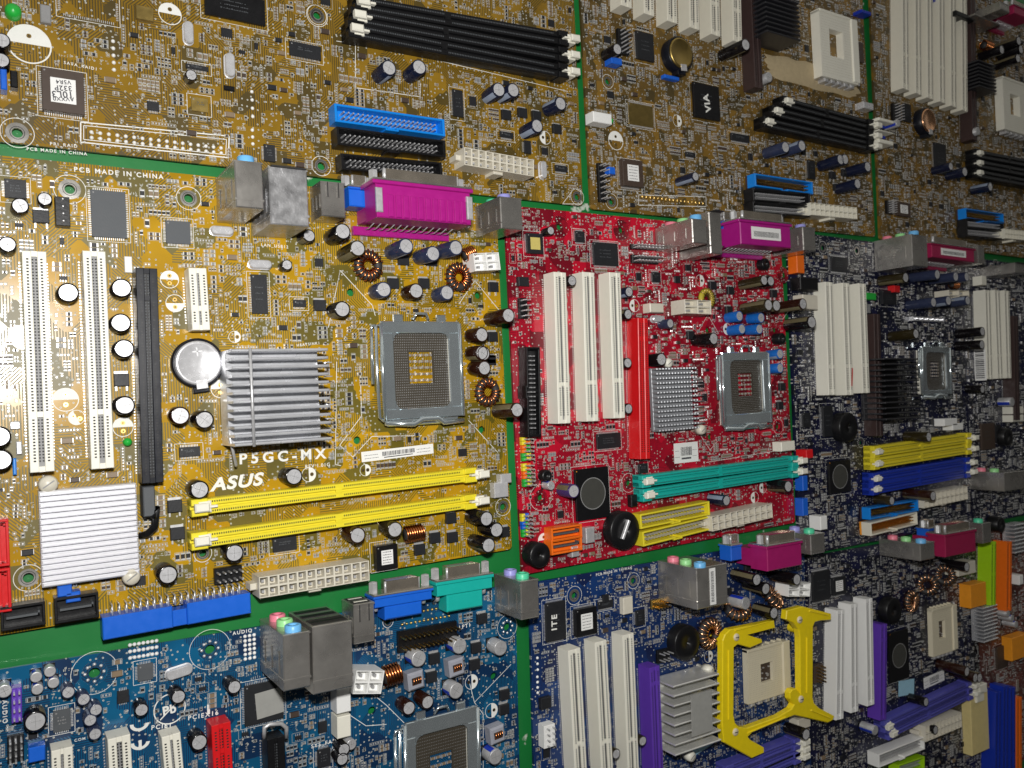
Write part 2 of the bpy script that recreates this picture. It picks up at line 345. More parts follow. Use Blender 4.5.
def pci(x0,y0,x1,y1,col='ivory',w_=8.6,h=11,name='expansion_slot',key=.26,n2=True,dark='hole'):
    x,y,L,rz = seg(x0,y0,x1,y1,h); m = MB(); l2, w2 = L/2, w_/2
    ch = 'black' if col in('black','navy_black','dark_brown') else 'hole'; ch2 = 'black' if ch=='black' else 'smd_grey' if col in('ivory','white','cream') else col
    m.box(-l2,l2,-w2,w2,.4,h-3,col)
    m.box(-l2,l2,-w2,-w2+3.3,h-3,h,col,.25); m.box(-l2,l2,w2-3.3,w2,h-3,h,col,.25)
    for s_ in (-1,1): m.box(s_*(l2-2.2),s_*l2,-w2+3.1,w2-3.1,h-3,h-.35,col)
    kx = l2-L*key; m.box(kx-1.1,kx+1.1,-w2+3.1,w2-3.1,h-3,h-.4,col)
    m.box(-l2+2.2,l2-2.2,-w2+3.32,w2-3.32,h-3,h-1.6,ch2)
    n = int((L-6)/1.27)
    for i in range(n):
        t = -l2+3+i*1.27
        if abs(t-kx) < 1.2: continue
        for s_ in (-1,1):
            m.box(t,t+.62,s_*2.05,s_*2.9,h+.005,h+.03,ch)
            m.box(t+.1,t+.6,s_*.3,s_*.95,h-1.6,h-1.0,'hole' if col not in('black','navy_black') else 'chip_grey')
    o = part(name, m, cur.o, (x,y,0), rz)
    p = MB()
    for i in range(n):
        t = -l2+3+i*1.27
        for s_ in (-1,1): p.box(t,t+.55,s_*(w2+.35),s_*(w2+.9),.02,.35,'solder')
    part('contacts', p, o)
    keep_rot(x,y,L,w_+2,rz); return o
def latch(o, lx, sgn, col, h, style):
    m = MB()
    m.box(0,5.5,-2.6,2.6,2,h+1.5,col,.4)
    m.box(1.2,7.5,-1.9,1.9,h+.8,h+4.2,col,.6)
    m.box(-2.5,1.5,-.55,.55,h-1,h+2.4,'tin' if style=='metal' else col,.2)
    l = part('latch', m, o, (lx,0,0), 0 if sgn>0 else math.pi); return l
def dimm(x0,y0,x1,y1,col,lc='ivory',w_=6.6,h=8.5,name='memory_slot',left=True,right=True,key=.47):
    x,y,L,rz = seg(x0,y0,x1,y1,h); m = MB(); l2, w2 = L/2, w_/2
    ch = 'black' if col=='black' else 'hole'
    m.box(-l2,l2,-w2,w2,.4,h-2.5,col)
    for s_ in (-1,1): m.box(-l2+5,l2-5,s_*w2,s_*.55,h-2.5,h,col,.2)
    for s_ in (-1,1): m.box(s_*l2,s_*(l2-7),-w2-.5,-.9,.4,h+1.2,col,.3); m.box(s_*l2,s_*(l2-7),.9,w2+.5,.4,h+1.2,col,.3)
    kx = -l2+L*key; m.box(kx-1.6,kx+1.6,-.85,.85,h-2.5,h+.3,col)
    m.box(-l2+5,l2-5,-.53,.53,h-2.5,h-1.4,col)
    n = int((L-18)/1.0)
    cc = {'yellow':'pale_yellow'}.get(col,'hole') if col!='black' else 'chip_grey'
    for i in range(n):
        t = -l2+9+i*1.0
        if abs(t-kx) < 1.8: continue
        for s_ in (-1,1):
            m.box(t,t+.5,s_*1.7,s_*2.5,h+.005,h+.03,'hole' if col!='black' else 'chip_grey')
            m.box(t,t+.5,s_*w2,s_*(w2+.12),h-3.5,h-1.5,col)
    o = part(name, m, cur.o, (x,y,0), rz)
    if left: latch(o,-l2+8.5,-1,lc,h,'p')
    if right: latch(o,l2-1,1,lc,h,'p')
    keep_rot(x,y,L+10,w_+1.5,rz); return o
def ide(x0,y0,x1,y1,w_=9,h=9,col='sky_blue',name='ribbon_cable_header',pins=True,inner=None,notch=1):
    x,y,L,rz = seg(x0,y0,x1,y1,h); m = MB(); l2, w2 = L/2, w_/2; inn = inner or col
    m.box(-l2,l2,-w2,w2,.3,2,inn)
    for s_ in (-1,1): m.box(s_*l2,s_*(l2-1.3),-w2,w2,2,h,col,.25)
    m.box(-l2+1.3,l2-1.3,w2-1.1,w2,2,h,col,.25)
    m.box(-l2+1.3,-2.4,-w2,-w2+1.1,2,h,col,.25); m.box(2.4,l2-1.3,-w2,-w2+1.1,2,h,col,.25)
    m.box(-3.6,3.6,-w2-.9,-w2,.3,h,col,.25)
    o = part(name, m, cur.o, (x,y,0), rz)
    if pins:
        p = MB(); n = int((L-6)/2.54)
        for i in range(n):
            t = (i-(n-1)/2)*2.54
            for s_ in (-1.27,1.27): p.box(t-.33,t+.33,s_-.33,s_+.33,2,h-1.2,'gold' if inner else 'tin')
        part('pins', p, o)
    keep_rot(x,y,L,w_+2,rz); return o
def power(x0,y0,x1,y1,nx=12,ny=2,w_=9.6,h=12.5,col='nylon',name='power_connector',clip=True):
    x,y,L,rz = seg(x0,y0,x1,y1,h); m = MB(); l2, w2 = L/2, w_/2
    m.box(-l2,l2,-w2,w2,.3,h-5,col)
    px_, py_ = L/nx, w_/ny
    for i in range(nx+1):
        t = -l2+i*px_; m.box(max(-l2,t-.45),min(l2,t+.45),-w2,w2,h-5,h,col,.15)
    for j in range(ny+1):
        t = -w2+j*py_
        for i in range(nx): m.box(-l2+i*px_+.45,-l2+(i+1)*px_-.45,max(-w2,t-.45),min(w2,t+.45),h-5,h-.03,col,.12)
    if clip: m.box(-3,3,-w2-1.6,-w2,.3,h-2,col,.4); m.box(-l2-3,-l2,-1.5,1.5,.3,h-4,col,.4)
    o = part(name, m, cur.o, (x,y,0), rz)
    p = MB()
    for i in range(nx):
        for j in range(ny): p.box(-l2+(i+.5)*px_-.6,-l2+(i+.5)*px_+.6,-w2+(j+.5)*py_-.6,-w2+(j+.5)*py_+.6,h-5,h-2.2,'tin')
    part('pins', p, o)
    keep_rot(x,y,L,w_+3,rz); return o
def header(x0,y0,x1,y1,nx,ny,h=9,col='black',base=2.5,pin='tin',name='pin_header',z=None):
    x,y,w_,h_ = rect(x0,y0,x1,y1,base); m = MB()
    if col: m.box(-w_/2,w_/2,-h_/2,h_/2,.1,base,col,.2)
    for i in range(nx):
        for j in range(ny):
            a = -w_/2+(i+.5)*w_/nx; b = -h_/2+(j+.5)*h_/ny
            if col: m.box(a-.32,a+.32,b-.32,b+.32,.1,h,pin,.1)
            else: m.lathe([(.85,.03),(.7,.45),(.4,.8),(0,.9)],10,'white' if pin=='tin' else pin,a,b)
    cur.keep(x,y,w_/2,h_/2,.4); return part(name, m, cur.o, (x,y,0))
def blk(x0,y0,x1,y1,h,col,name,c=.4,z0=.2,label=None):
    x,y,w_,h_ = rect(x0,y0,x1,y1,h); m = MB(); m.box(-w_/2,w_/2,-h_/2,h_/2,z0,h,col,c)
    cur.keep(x,y,w_/2,h_/2,.3); return part(name, m, cur.o, (x,y,0), label=label)
def ports(x0,y0,x1,y1,h=34,col='dull_tin',jacks=(),name='audio_port_block',kind='audio',sticker=None):
    """metal port block; its openings and jacks face up the wall, beyond the board edge"""
    x,y,w_,h_ = rect(x0,y0,x1,y1,h); m = MB(); w2,h2 = w_/2,h_/2
    m.box(-w2,w2,-h2,h2,.3,h,col,.5)
    m.box(-w2-.25,w2+.25,-h2+h_*.16,-h2+h_*.2,.3,h+.15,col); m.box(-w2-.2,w2+.2,h2-.9,h2-.2,.3,h+.2,col)
    o = part(name, m, cur.o, (x,y,0))
    k = MB()
    for z in (h*.2,h*.5,h*.8):    # spring tabs pressed into the shell
        k.box(-w2-.35,-w2-.05,-h2*.5,h2*.3,z-1.2,z+1.2,col,.1)
        if kind != 'audio': k.box(w2+.05,w2+.35,-h2*.5,h2*.3,z-1.2,z+1.2,col,.1)
    if kind == 'usb':
        for t in (-w2*.45,w2*.45): k.box(t-.9,t+.9,h2*.1,h2*.75,h+.02,h+.3,col,.1); k.box(t-.25,t+.25,h2*.1,h2*.95,h+.3,h+.34,'hole')
    part('spring_tab', k, o)
    if kind in ('usb','lan'):
        for z in ([h*.25,h*.7] if kind=='usb' else [6,15,27]):
            q = MB(); hh = 2.6 if z < 20 or kind=='usb' else 5
            q.box(-w2+.9,w2-.9,h2-.4,h2+.15,z-hh,z+hh,'hole'); q.box(-w2+1.8,w2-1.8,h2-.4,h2+.3,z-.8,z+.8,'ivory' if kind=='usb' else 'black')
            part('socket_opening', q, o)
    for z, jc in jacks:
        q = MB(); q.lathe([(3.6,0),(3.6,2.7),(3.2,3.1),(1.9,3.1),(1.9,.8)],20,jc); q.disc(0,0,.8,1.95,16,'hole')
        part('audio_jack', q, o, (-w2+6 if w_ > 18 else 0,h2-.3,z)).rotation_euler = (-math.pi/2,0,0)
    if sticker:
        q = MB(); sw, sh = sticker; q.box(-sw/2,sw/2,-sh/2,sh/2,0,.12,'white'); a = -sh*.42
        while a < sh*.4:
            t = random.uniform(.15,.5); q.box(-sw*.3,sw*.2,a,a+t,.12,.13,'ink'); a += t+.3
        part('sticker', q, o, (0,0,h+.2))
    cur.keep(x,y,w2+.5,h2,.3); return o
def dsub(x0,y0,x1,y1,z0,z1,col,name,shell=True,ribs=0,sl=.72,posts=True,flange=True,sticker=None):
    x,y,w_,h_ = rect(x0,y0,x1,y1,z1); m = MB(); w2,h2 = w_/2,h_/2
    if z0 < 4 and w_ > 20:
        m.box(-w2*.62,w2*.62,-h2,h2*.1,z0,z1-.4,col,.8); m.box(-w2*.95,w2*.95,h2*.1,h2*.8,z0,z1,col,.4)
        for s_ in (-1,1): m.tube([(s_*w2*.8,-h2*.5,z0),(s_*w2*.8,-h2*.2,z1*.6),(s_*w2*.8,h2*.1,z1*.6)],1.2,'tin',6)
    else: m.box(-w2*.94,w2*.94,-h2,h2*.8,z0,z1,col,.5)
    m.box(-w2,w2,h2*.8,h2,z0-1,z1+.5,col,.3)
    for i in range(ribs):
        a = -w2*.75+w2*1.6*(i+.5)/ribs; m.box(a-w_*.8/ribs*.34,a+w_*.8/ribs*.34,-h2*.95,h2*.25,z1,z1+.9,col,.3)
    if z0 > 4: m.box(-w2*.9,w2*.9,-h2+1.5,h2*.6,.3,z0,col)
    if flange and z0 > 4:
        m.box(-w2*1.02,w2*.95,-h2-4,-h2+.5,.3,3.2,col,.3)
        for i in range(13): a = -w2*.8+w2*1.6*i/12; m.tube([(a,-h2-1,.5),(a,-h2-1.4,z0*.6),(a+.3,-h2+.5,z0+2)],.28,'tin',5)
    o = part(name, m, cur.o, (x,y,0))
    if shell:
        q = MB(); a = w2*sl; zc = (z0+z1)/2; dz = (z1-z0)*.36
        q.box(-w2*.98,w2*.98,h2+.02,h2+1.0,z0-.5,z1+.7,'dull_tin',.3)
        prof = [(-a,zc+dz),(a,zc+dz),(a*.93,zc-dz),(-a*.93,zc-dz)]
        vs = [(p[0],h2+1,p[1]) for p in prof]+[(p[0],h2+6.5,p[1]) for p in prof]+[(p[0]*.94,h2+6.5,zc+(p[1]-zc)*.8) for p in prof]+[(p[0]*.94,h2+5.2,zc+(p[1]-zc)*.8) for p in prof]
        fs = []
        for r in range(3): fs += [(r*4+i,r*4+(i+1)%4,r*4+4+(i+1)%4,r*4+4+i) for i in range(4)]
        q.add(vs,fs,'shell_metal'); q.add(vs[12:],[(0,1,2,3)],col)
        for s_ in (-1,1): q.tube([(s_*a,h2+1,zc+dz*.8),(s_*a,h2+6.4,zc+dz*.8)],dz*.22,'tin',8)
        for i in range(9): t = -a*.8+a*1.6*i/8; q.box(t-.3,t+.3,h2+5.2,h2+5.3,zc-.3,zc+.3,'hole')
        part('metal_shell', q, o)
        if posts:
            for s_ in (-1,1):
                b = MB(); b.lathe([(2.3,0),(2.3,5),(1.9,5.4),(1.2,5.4),(1.2,3),(0,3)],6,'tin',sm=False)
                part('screw_post', b, o, (s_*w2*.87,h2+1,zc)).rotation_euler = (-math.pi/2,0,0)
    if flange and ribs:
        for s_ in (-1,1):
            b = MB(); b.box(-1.7,1.7,-h2*.75,h2*.55,z1,z1+1.6,'tin',.5); part('bracket', b, o, (s_*w2*.9,0,0))
    if sticker:
        q = MB(); sw, sh = w_*.55, h_*.5; q.box(-sw/2,sw/2,-sh/2,sh/2,0,.12,'white'); a = -sw*.42
        while a < sw*.42:
            t = random.uniform(.15,.5); q.box(a,a+t,-sh*.3,sh*.15,.12,.13,'ink'); a += t+.3
        part('sticker', q, o, (0,0,z1+.05))
    cur.keep(x,y,w2,h2+3,.3); return o
def fins(x0,y0,x1,y1,h,n,col,along='x',th=.8,base=2.5,name='heatsink',split=None,flare=0):
    x,y,w_,h_ = rect(x0,y0,x1,y1,h); m = MB(); w2,h2 = w_/2,h_/2
    m.box(-w2,w2,-h2,h2,1.2,1.2+base,col,.2); m.box(-w2*.7,w2*.7,-h2*.7,h2*.7,.1,1.2,'chip')
    for i in range(n):
        if along == 'x':
            t = -h2+th/2+(h_-th)*i/(n-1); m.box(-w2,w2+flare,t-th/2,t+th/2,1.2+base,h,col,th*.3)
        elif along == 'y':
            t = -w2+th/2+(w_-th)*i/(n-1); m.box(t-th/2,t+th/2,-h2,h2,1.2+base,h,col,th*.3)
        else:
            for j in range(n):
                a = -w2+th/2+(w_-th)*i/(n-1); b = -h2+th/2+(h_-th)*j/(n-1)
                m.box(a-th/2,a+th/2,b-th/2,b+th/2,1.2+base,h,col,th*.3)
    o = part(name, m, cur.o, (x,y,0)); cur.keep(x,y,w2,h2,.5); o['_s'] = (w2,h2); del o['_s']; return o, w2, h2
def push_pin(x,y,r=3.2,h=12,col='ivory'):
    lx,ly = cur.at(x,y,h)
    def f():
        m = MB(); m.lathe([(r*.5,0),(r*.5,h*.5),(r,h*.5),(r,h*.8),(r*.8,h),(0,h)],20,col); m.box(-r*.7,r*.7,-.25,.25,h,h+.12,'smd_grey'); return m.mesh('push_pin')
    return part('push_pin', cached(('pp',r,h,col),f), cur.o, (lx,ly,0), .6)
def toroid(x,y,R=6.5,r=2.6,turns=18,core='ferrite',wire='copper',name='toroidal_inductor',tilt=None,h=4):
    lx,ly = cur.at(x,y,h+r)
    def core_():
        m = MB(); n=32; k=12
        m.lathe([(R+r*math.cos(2*math.pi*j/k), h+r*.9*math.sin(2*math.pi*j/k)) for j in range(k+1)],n,core); return m.mesh('toroidal_inductor')
    def wind():
        m = MB()
        for i in range(turns):
            a = 2*math.pi*i/turns*.93; rr = r*1.22
            m.tube([((R+rr*math.cos(q))*math.cos(a+.05*math.sin(q)),(R+rr*math.cos(q))*math.sin(a+.05*math.sin(q)),h+rr*math.sin(q)) for q in [2*math.pi*j/10 for j in range(10)]],.52*R/6.5,wire,5,True)
        m.tube([(R*.9,-2,h),(R*.9,-2.4,0)],.5,wire,5)
        return m.mesh('winding')
    o = part(name, cached(('tor',R,r,h,core),core_), cur.o, (lx,ly,0), random.uniform(0,6), tilt=tilt)
    part('winding', cached(('wind',R,r,h,turns,wire),wind), o); cur.keep(lx,ly,R+r,R+r,.2); return o
def coil(x,y,L=10,r=3.5,turns=9,rz=0,wire='copper',core='ferrite'):
    lx,ly = cur.at(x,y,r*2); m = MB(); T = T3(-L/2,0,r+.8,0,math.pi/2,0)
    m.lathe([(0,0),(r*.7,0),(r*.7,L),(0,L)],14,core,T=T); o = part('coil_inductor', m, cur.o, (lx,ly,0), rz)
    q = MB()
    q.tube([(-L/2+L*i/(turns*10), r*math.cos(i*math.pi/5), r+.8+r*math.sin(i*math.pi/5)) for i in range(turns*10)],L/turns*.45,wire,6)
    part('winding', q, o); cur.keep(lx,ly,L/2,r); return o
def cube_coil(x,y,s_=9):
    lx,ly = cur.at(x,y,7); m = MB(); m.box(-s_/2,s_/2,-s_/2,s_/2,.3,7,'cube_grey',1.0); m.box(-2.6,2.6,-1.9,1.9,7,7.05,'hole')
    o = part('boxed_inductor', m, cur.o, (lx,ly,0), .1); q = MB()
    for i in range(4): q.tube([(-2+i*1.3,-1.6,7.1),(-1.7+i*1.3,0,7.7),(-1.4+i*1.3,1.6,7.1)],.42,'copper',6)
    part('winding', q, o); cur.keep(lx,ly,s_/2,s_/2)
def crystal(x,y,L=11,w_=4.2,rz=0,h=3.4):
    lx,ly = cur.at(x,y,h)
    def f():
        m = MB(); n = 20
        def ring(off,z): return [((L/2-w_/2)*(1 if math.cos(a)>0 else -1)+(w_/2-off)*math.cos(a),(w_/2-off)*math.sin(a),z) for a in [2*math.pi*(i+.5)/n for i in range(n)]]
        rs = [ring(-.45,.3),ring(-.45,.7),ring(0,.8),ring(0,h-.4),ring(.4,h)]; vs = sum(rs,[])
        fs = [(r*n+i,r*n+(i+1)%n,(r+1)*n+(i+1)%n,(r+1)*n+i) for r in range(4) for i in range(n)]+[tuple(4*n+i for i in range(n))]
        m.add(vs,fs,'silver'); return m.mesh('crystal_oscillator')
    cur.keep(lx,ly,L/2 if rz==0 else w_/2,w_/2 if rz==0 else L/2); return part('crystal_oscillator', cached(('xt',L,w_,h),f), cur.o, (lx,ly,0), rz)
def battery(x,y,R=10,metal='silver',h=5.5,holder_r=None,tilt=None):
    lx,ly = cur.at(x,y,h); hr = holder_r or R*1.12; m = MB()
    m.lathe([(hr,.2),(hr,h-1.2),(hr-.5,h-.8),(hr-.9,h-.8),(hr-.9,1)],40,'navy_black'); m.disc(0,0,1,hr-.8,32,'navy_black'); m.box(-R*.35,R*.35,-hr-2.2,-hr+2,.2,h-2,'navy_black',.3)
    o = part('battery_holder', m, cur.o, (lx,ly,0), .1); b = MB()
    b.lathe([(R,1.5),(R,h-.5),(R-.5,h),(R-1.4,h),(R-1.6,h-.12),(0,h-.12)],48,metal)
    if metal == 'silver':
        b.box(-2.2,2.2,4.9,5.4,h-.12,h-.04,'tin'); b.box(-.3,.3,3,7,h-.12,h-.04,'tin')
    part('coin_battery', b, o); c = MB(); c.box(-2.5,2.5,-R-1.8,-R+2.5,h-.1,h+.5,'tin',.15); part('retaining_clip', c, o)
    cur.keep(lx,ly,hr,hr+1); return o
def round_black(x,y,R,h,col='black',name='buzzer'):
    lx,ly = cur.at(x,y,h); m = MB(); m.lathe([(R,.2),(R,h-.6),(R-.6,h),(1.2,h),(1.2,h-1.5),(0,h-1.5)],32,col); cur.keep(lx,ly,R,R)
    return part(name, m, cur.o, (lx,ly,0))
def lga(q, chromec='chrome', hole=None, h=7, lever=True, mask='gold', silk=True, inner=(.14,.15,.13,.16)):
    """q: (x0,y0,x1,y1) corners of the metal load plate seen from the front"""
    x,y,w_,h_ = rect(*q,h); w2,h2 = w_/2,h_/2; m = MB()
    m.box(-w2+2,w2-2,-h2+4,h2-4,.3,h-3.2,'ivory',.3)
    o = part('cpu_socket', m, cur.o, (x,y,0))
    a = MB()   # pin field with its square opening
    ix0,ix1,iy0,iy1 = -w2+w_*inner[0], w2-w_*inner[1], -h2+h_*inner[3], h2-h_*inner[2]
    cx,cy = (ix0+ix1)/2,iy1-(iy1-iy0)*.46; ow,oh = (ix1-ix0)*.21,(iy1-iy0)*.21
    for bx in ((ix0,ix1,iy0,cy-oh),(ix0,ix1,cy+oh,iy1),(ix0,cx-ow,cy-oh,cy+oh),(cx+ow,ix1,cy-oh,cy+oh)): a.box(*bx,h-3.2,h-2.2,'socket_brown')
    n = 30
    for i in range(n):
        for j in range(n):
            xx = ix0+(ix1-ix0)*(i+.5)/n; yy = iy0+(iy1-iy0)*(j+.5)/n
            if abs(xx-cx) < ow+.3 and abs(yy-cy) < oh+.3: continue
            a.add([(xx-.27,yy-.27,h-2.18),(xx+.27,yy-.27,h-2.18),(xx+.1,yy+.3,h-1.9)],[(0,1,2)],'tin')
    part('contact_pins', a, o)
    b = MB(); b.box(cx-ow,cx+ow,cy-oh,cy+oh,.2,h-3.1,cur.mask)
    for i in range(4):
        for j in range(5):
            xx = cx-ow+2*ow*(i+.5)/4; yy = cy-oh+2*oh*(j+.5)/5
            b.box(xx-.9,xx+.9,yy-.55,yy+.55,h-3.1,h-2.3,'smd_tan'); b.box(xx-1.3,xx-.9,yy-.6,yy+.6,h-3.1,h-2.2,'solder'); b.box(xx+.9,xx+1.3,yy-.6,yy+.6,h-3.1,h-2.2,'solder')
    part('centre_capacitors', b, o)
    p = MB()   # load plate: four rails with rolled edges and a lower lip
    p.box(-w2,w2,iy1,h2-1,h-1.6,h,chromec,.35); p.box(-w2,w2,-h2+3.5,iy0,h-1.6,h-.02,chromec,.35)
    p.box(-w2,ix0,iy0,iy1,h-1.6,h-.03,chromec,.35); p.box(ix1,w2,iy0,iy1,h-1.6,h-.03,chromec,.35)
    for ex,ey,a0 in ((ix0,iy0,0),(ix1,iy0,90),(ix1,iy1,180),(ix0,iy1,270)):   # rounded window corners
        q = 4.0; sx2 = 1 if ex==ix0 else -1; sy2 = 1 if ey==iy0 else -1
        cpts = [(ex-sx2*.3,ey-sy2*.3)]+[(ex+sx2*q*(1-math.cos(t)),ey+sy2*q*(1-math.sin(t))) for t in [math.pi/2*i/6 for i in range(7)]][::1]
        vs = [(u,v,h-.05) for u,v in cpts]+[(u,v,h-1.5) for u,v in cpts]; n_ = len(cpts)
        p.add(vs,[(0,i,i+1) for i in range(1,n_-1)]+[(i,i+1,n_+i+1,n_+i) for i in range(1,n_-1)],chromec)
    for s_ in (-1,1): p.tube([(s_*w2,h2-2,h-.4),(s_*w2,-h2+3.5,h-.4)],1.1,chromec,8)
    for t in (-w2*.55,w2*.55): p.box(t-2.6,t+2.6,h2-1.4,h2+2.6,h-2.5,h-.7,chromec,.5)
    p.tube([(-w2*.2,h2,h-1),(-w2*.12,h2+3,h+.3),(w2*.12,h2+3,h+.3),(w2*.2,h2,h-1)],.8,chromec)
    p.tube([(-w2,-h2+2,h-.6),(-w2*.3,-h2+.5,h+.2),(-w2*.1,-h2+3,h+1),(w2*.3,-h2+3,h+1),(w2*.45,-h2+.4,h+.2),(w2,-h2+1,h-.6)],1.3,chromec,8)
    p.box(-w2*.9,w2*.9,-h2,-h2+3.2,h-3.5,h-1.7,chromec,.5)
    part('load_plate', p, o)
    if lever:
        l = MB(); xx = -w2-3.0
        l.tube([(xx+2.4,h2-3,h-1),(xx,h2-3.4,h),(xx-.4,h2*.0,h),(xx,-h2+5,h),(xx+2.6,-h2+3,h-1)],.85,chromec,8)
        l.tube([(xx-2.6,h2-6,h),(xx-2.2,h2-3.5,h),(xx,h2-3.4,h)],.85,chromec,8); l.tube([(xx-2.6,h2-6,h),(xx-2.9,-h2*.2,h)],.85,chromec,8)
        part('release_lever', l, o)
    cur.keep(x,y,w2+4,h2+2); return o,(x,y,w2,h2)
def pga(q, h=8, hole=(.32,.32,.62,.68), col='ivory', comb=True, core='mask_rust'):
    x,y,w_,h_ = rect(*q,h); w2,h2 = w_/2,h_/2; m = MB()
    a0,a1 = -w2+w_*hole[0],-w2+w_*hole[2]; b1,b0 = h2-h_*hole[1],h2-h_*hole[3]
    for bx in ((-w2,w2,-h2,b0),(-w2,w2,b1,h2),(-w2,a0,b0,b1),(a1,w2,b0,b1)): m.box(*bx,.4,h,col)
    m.box(w2*.72,w2+1.5,-h2*.95,h2,h,h+1.2,col,.4); m.box(-w2,w2*.7,h2-1.5,h2+.6,.4,h+.8,col,.3)
    for i in range(6): t = -w2*.8+i*w2*.3; m.box(t,t+1.4,h2,h2+1.6,.4,h-1,col,.2)
    o = part('cpu_socket', m, cur.o, (x,y,0)); k = MB()
    k.box(a0,a1,b0,b1,.3,2,core)
    for i in range(12):
        xx,yy = random.uniform(a0+1,a1-1),random.uniform(b0+1,b1-1); k.box(xx-.6,xx+.6,yy-.4,yy+.4,2,2.8,'solder')
    part('centre_capacitors', k, o); d = MB()
    n = 22
    for i in range(n):
        for j in range(n):
            xx = -w2*.9+w_*.78*i/(n-1); yy = -h2*.86+h_*.84*j/(n-1)
            if a0-1.5 < xx < a1+1.5 and b0-1.5 < yy < b1+1.5: continue
            d.add([(xx-.22,yy-.22,h+.01),(xx+.22,yy-.22,h+.01),(xx+.22,yy+.22,h+.01),(xx-.22,yy+.22,h+.01)],[(0,1,2,3)],'tan_hole')
    part('pin_holes', d, o)
    l = MB(); l.tube([(w2+2.6,-h2,h-1),(w2+2.6,h2*.9,h-1),(w2,h2+1,h-1)],.7,'tin',6); part('release_lever', l, o)
    if comb:
        c = MB()
        for i in range(5):
            t = -w2*.8+i*w2*.36; c.box(t,t+w2*.2,-h2-3,-h2-.3,.5,h-1,'tin',.6)
        c.box(-w2,w2*.9,-h2-1,-h2-.05,.4,h-2,'dull_tin'); part('metal_strip', c, o)
    cur.keep(x,y,w2+2,h2+3); return o
def sata(x0,y0,x1,y1,h=8,col='black'):
    x,y,w_,h_ = rect(x0,y0,x1,y1,h); w2,h2 = w_/2,h_/2; m = MB()
    m.box(-w2,w2,-h2,h2,.3,h-4,col)
    m.box(-w2,w2,-h2,-h2+1.1,h-4,h,col,.25); m.box(-w2,w2,h2-1.1,h2,h-4,h,col,.25)
    for s_ in (-1,1): m.box(s_*w2,s_*(w2-1.1),-h2+1.1,h2-1.1,h-4,h-.02,col,.25)
    L_ = w_ > h_
    if L_: m.box(-w2+2,w2-2,-.4,.5,h-4,h-.6,'chip_grey'); m.box(w2-2.6,w2-1.9,-.4,1.4,h-4,h-.6,'chip_grey')
    else: m.box(-.4,.5,-h2+2,h2-2,h-4,h-.6,col); m.box(-.4,1.4,h2-2.6,h2-1.9,h-4,h-.6,col)
    cur.keep(x,y,w2,h2); return part('drive_connector', m, cur.o, (x,y,0))
def hole(x,y,R=1.9,ring=4.6,style='tin',dots=0,outer=None):
    lx,ly = cur.at(x,y,0); cur.holes.append((lx,ly,R))
    if ring:
        m = MB(); out = ring; ring = ring*.68 if style=='tin' else ring; style = 'dull_tin' if style=='tin' else style; m.ring(0,0,.035,R,ring,36,style); m.ring(0,0,.03,out-.25,out,44,'silk'); m.ring(0,0,.04,R+.5,R+.75,30,'hole')
        for i in range(dots): a = 2*math.pi*i/dots; m.lathe([(.7,.04),(.5,.35),(0,.5)],10,'solder',(R+ring)/2*math.cos(a),(R+ring)/2*math.sin(a))
        if outer: m.ring(0,0,.03,outer-.2,outer,48,'silk')
        part('mounting_ring', m, cur.o, (lx,ly,0)); 
    cur.keep(lx,ly,(ring or R),(ring or R),.5)
def half(x,y,R=4,a=0):
    lx,ly = cur.at(x,y,0); k = cur.silk
    k.disc(lx,ly,.03,R*.93,20,'silk',a,a+math.pi); k.ring(lx,ly,.032,R*.93,R,32,'silk')
    for s_ in (-1,1):
        qx,qy = lx-math.sin(a)*s_*R*.42*-1, ly+math.cos(a)*s_*R*.42
        k.ring(qx,qy,.05,.35,.95,14,'gold'); k.disc(qx,qy,.052,.36,10,'hole')
    cur.keep(lx,ly,R,R,.2)
def sline(pts, w_=.3):
    cur.silk.line([cur.at(a,b,0) for a,b in pts], w_, .03, 'silk')
def text(s_, xa,ya,xb,yb, h=0, squash=1.0, bold=.012, flip=0, space=1.35, shear=0, m='silk'):
    ax,ay = cur.at(xa,ya,h); bx,by = cur.at(xb,yb,h)
    cu = bpy.data.curves.new('t','FONT'); cu.body = s_; cu.offset = bold; cu.size = 1; cu.space_character = space; cu.shear = shear
    ob = bpy.data.objects.new('t', cu); C.objects.link(ob)
    bpy.context.view_layer.update(); me = bpy.data.meshes.new_from_object(ob); bpy.data.objects.remove(ob)
    wd = max(v.co.x for v in me.vertices)-min(v.co.x for v in me.vertices); L = math.hypot(bx-ax,by-ay); k = L/wd
    for v in me.vertices: v.co = Vector((v.co.x*k*S, v.co.y*k*S*squash, (h+.045)*S))
    me.materials.clear(); me.materials.append(MATS[m])
    o = part('printed_text', me, cur.o, (ax,ay,0), math.atan2(by-ay,bx-ax)+flip)
    cur.keep((ax+bx)/2,(ay+by)/2,L/2 if abs(bx-ax)>abs(by-ay) else k*.5,k*.5*squash if abs(bx-ax)>abs(by-ay) else L/2,.3); cur.texts.append(o); return o
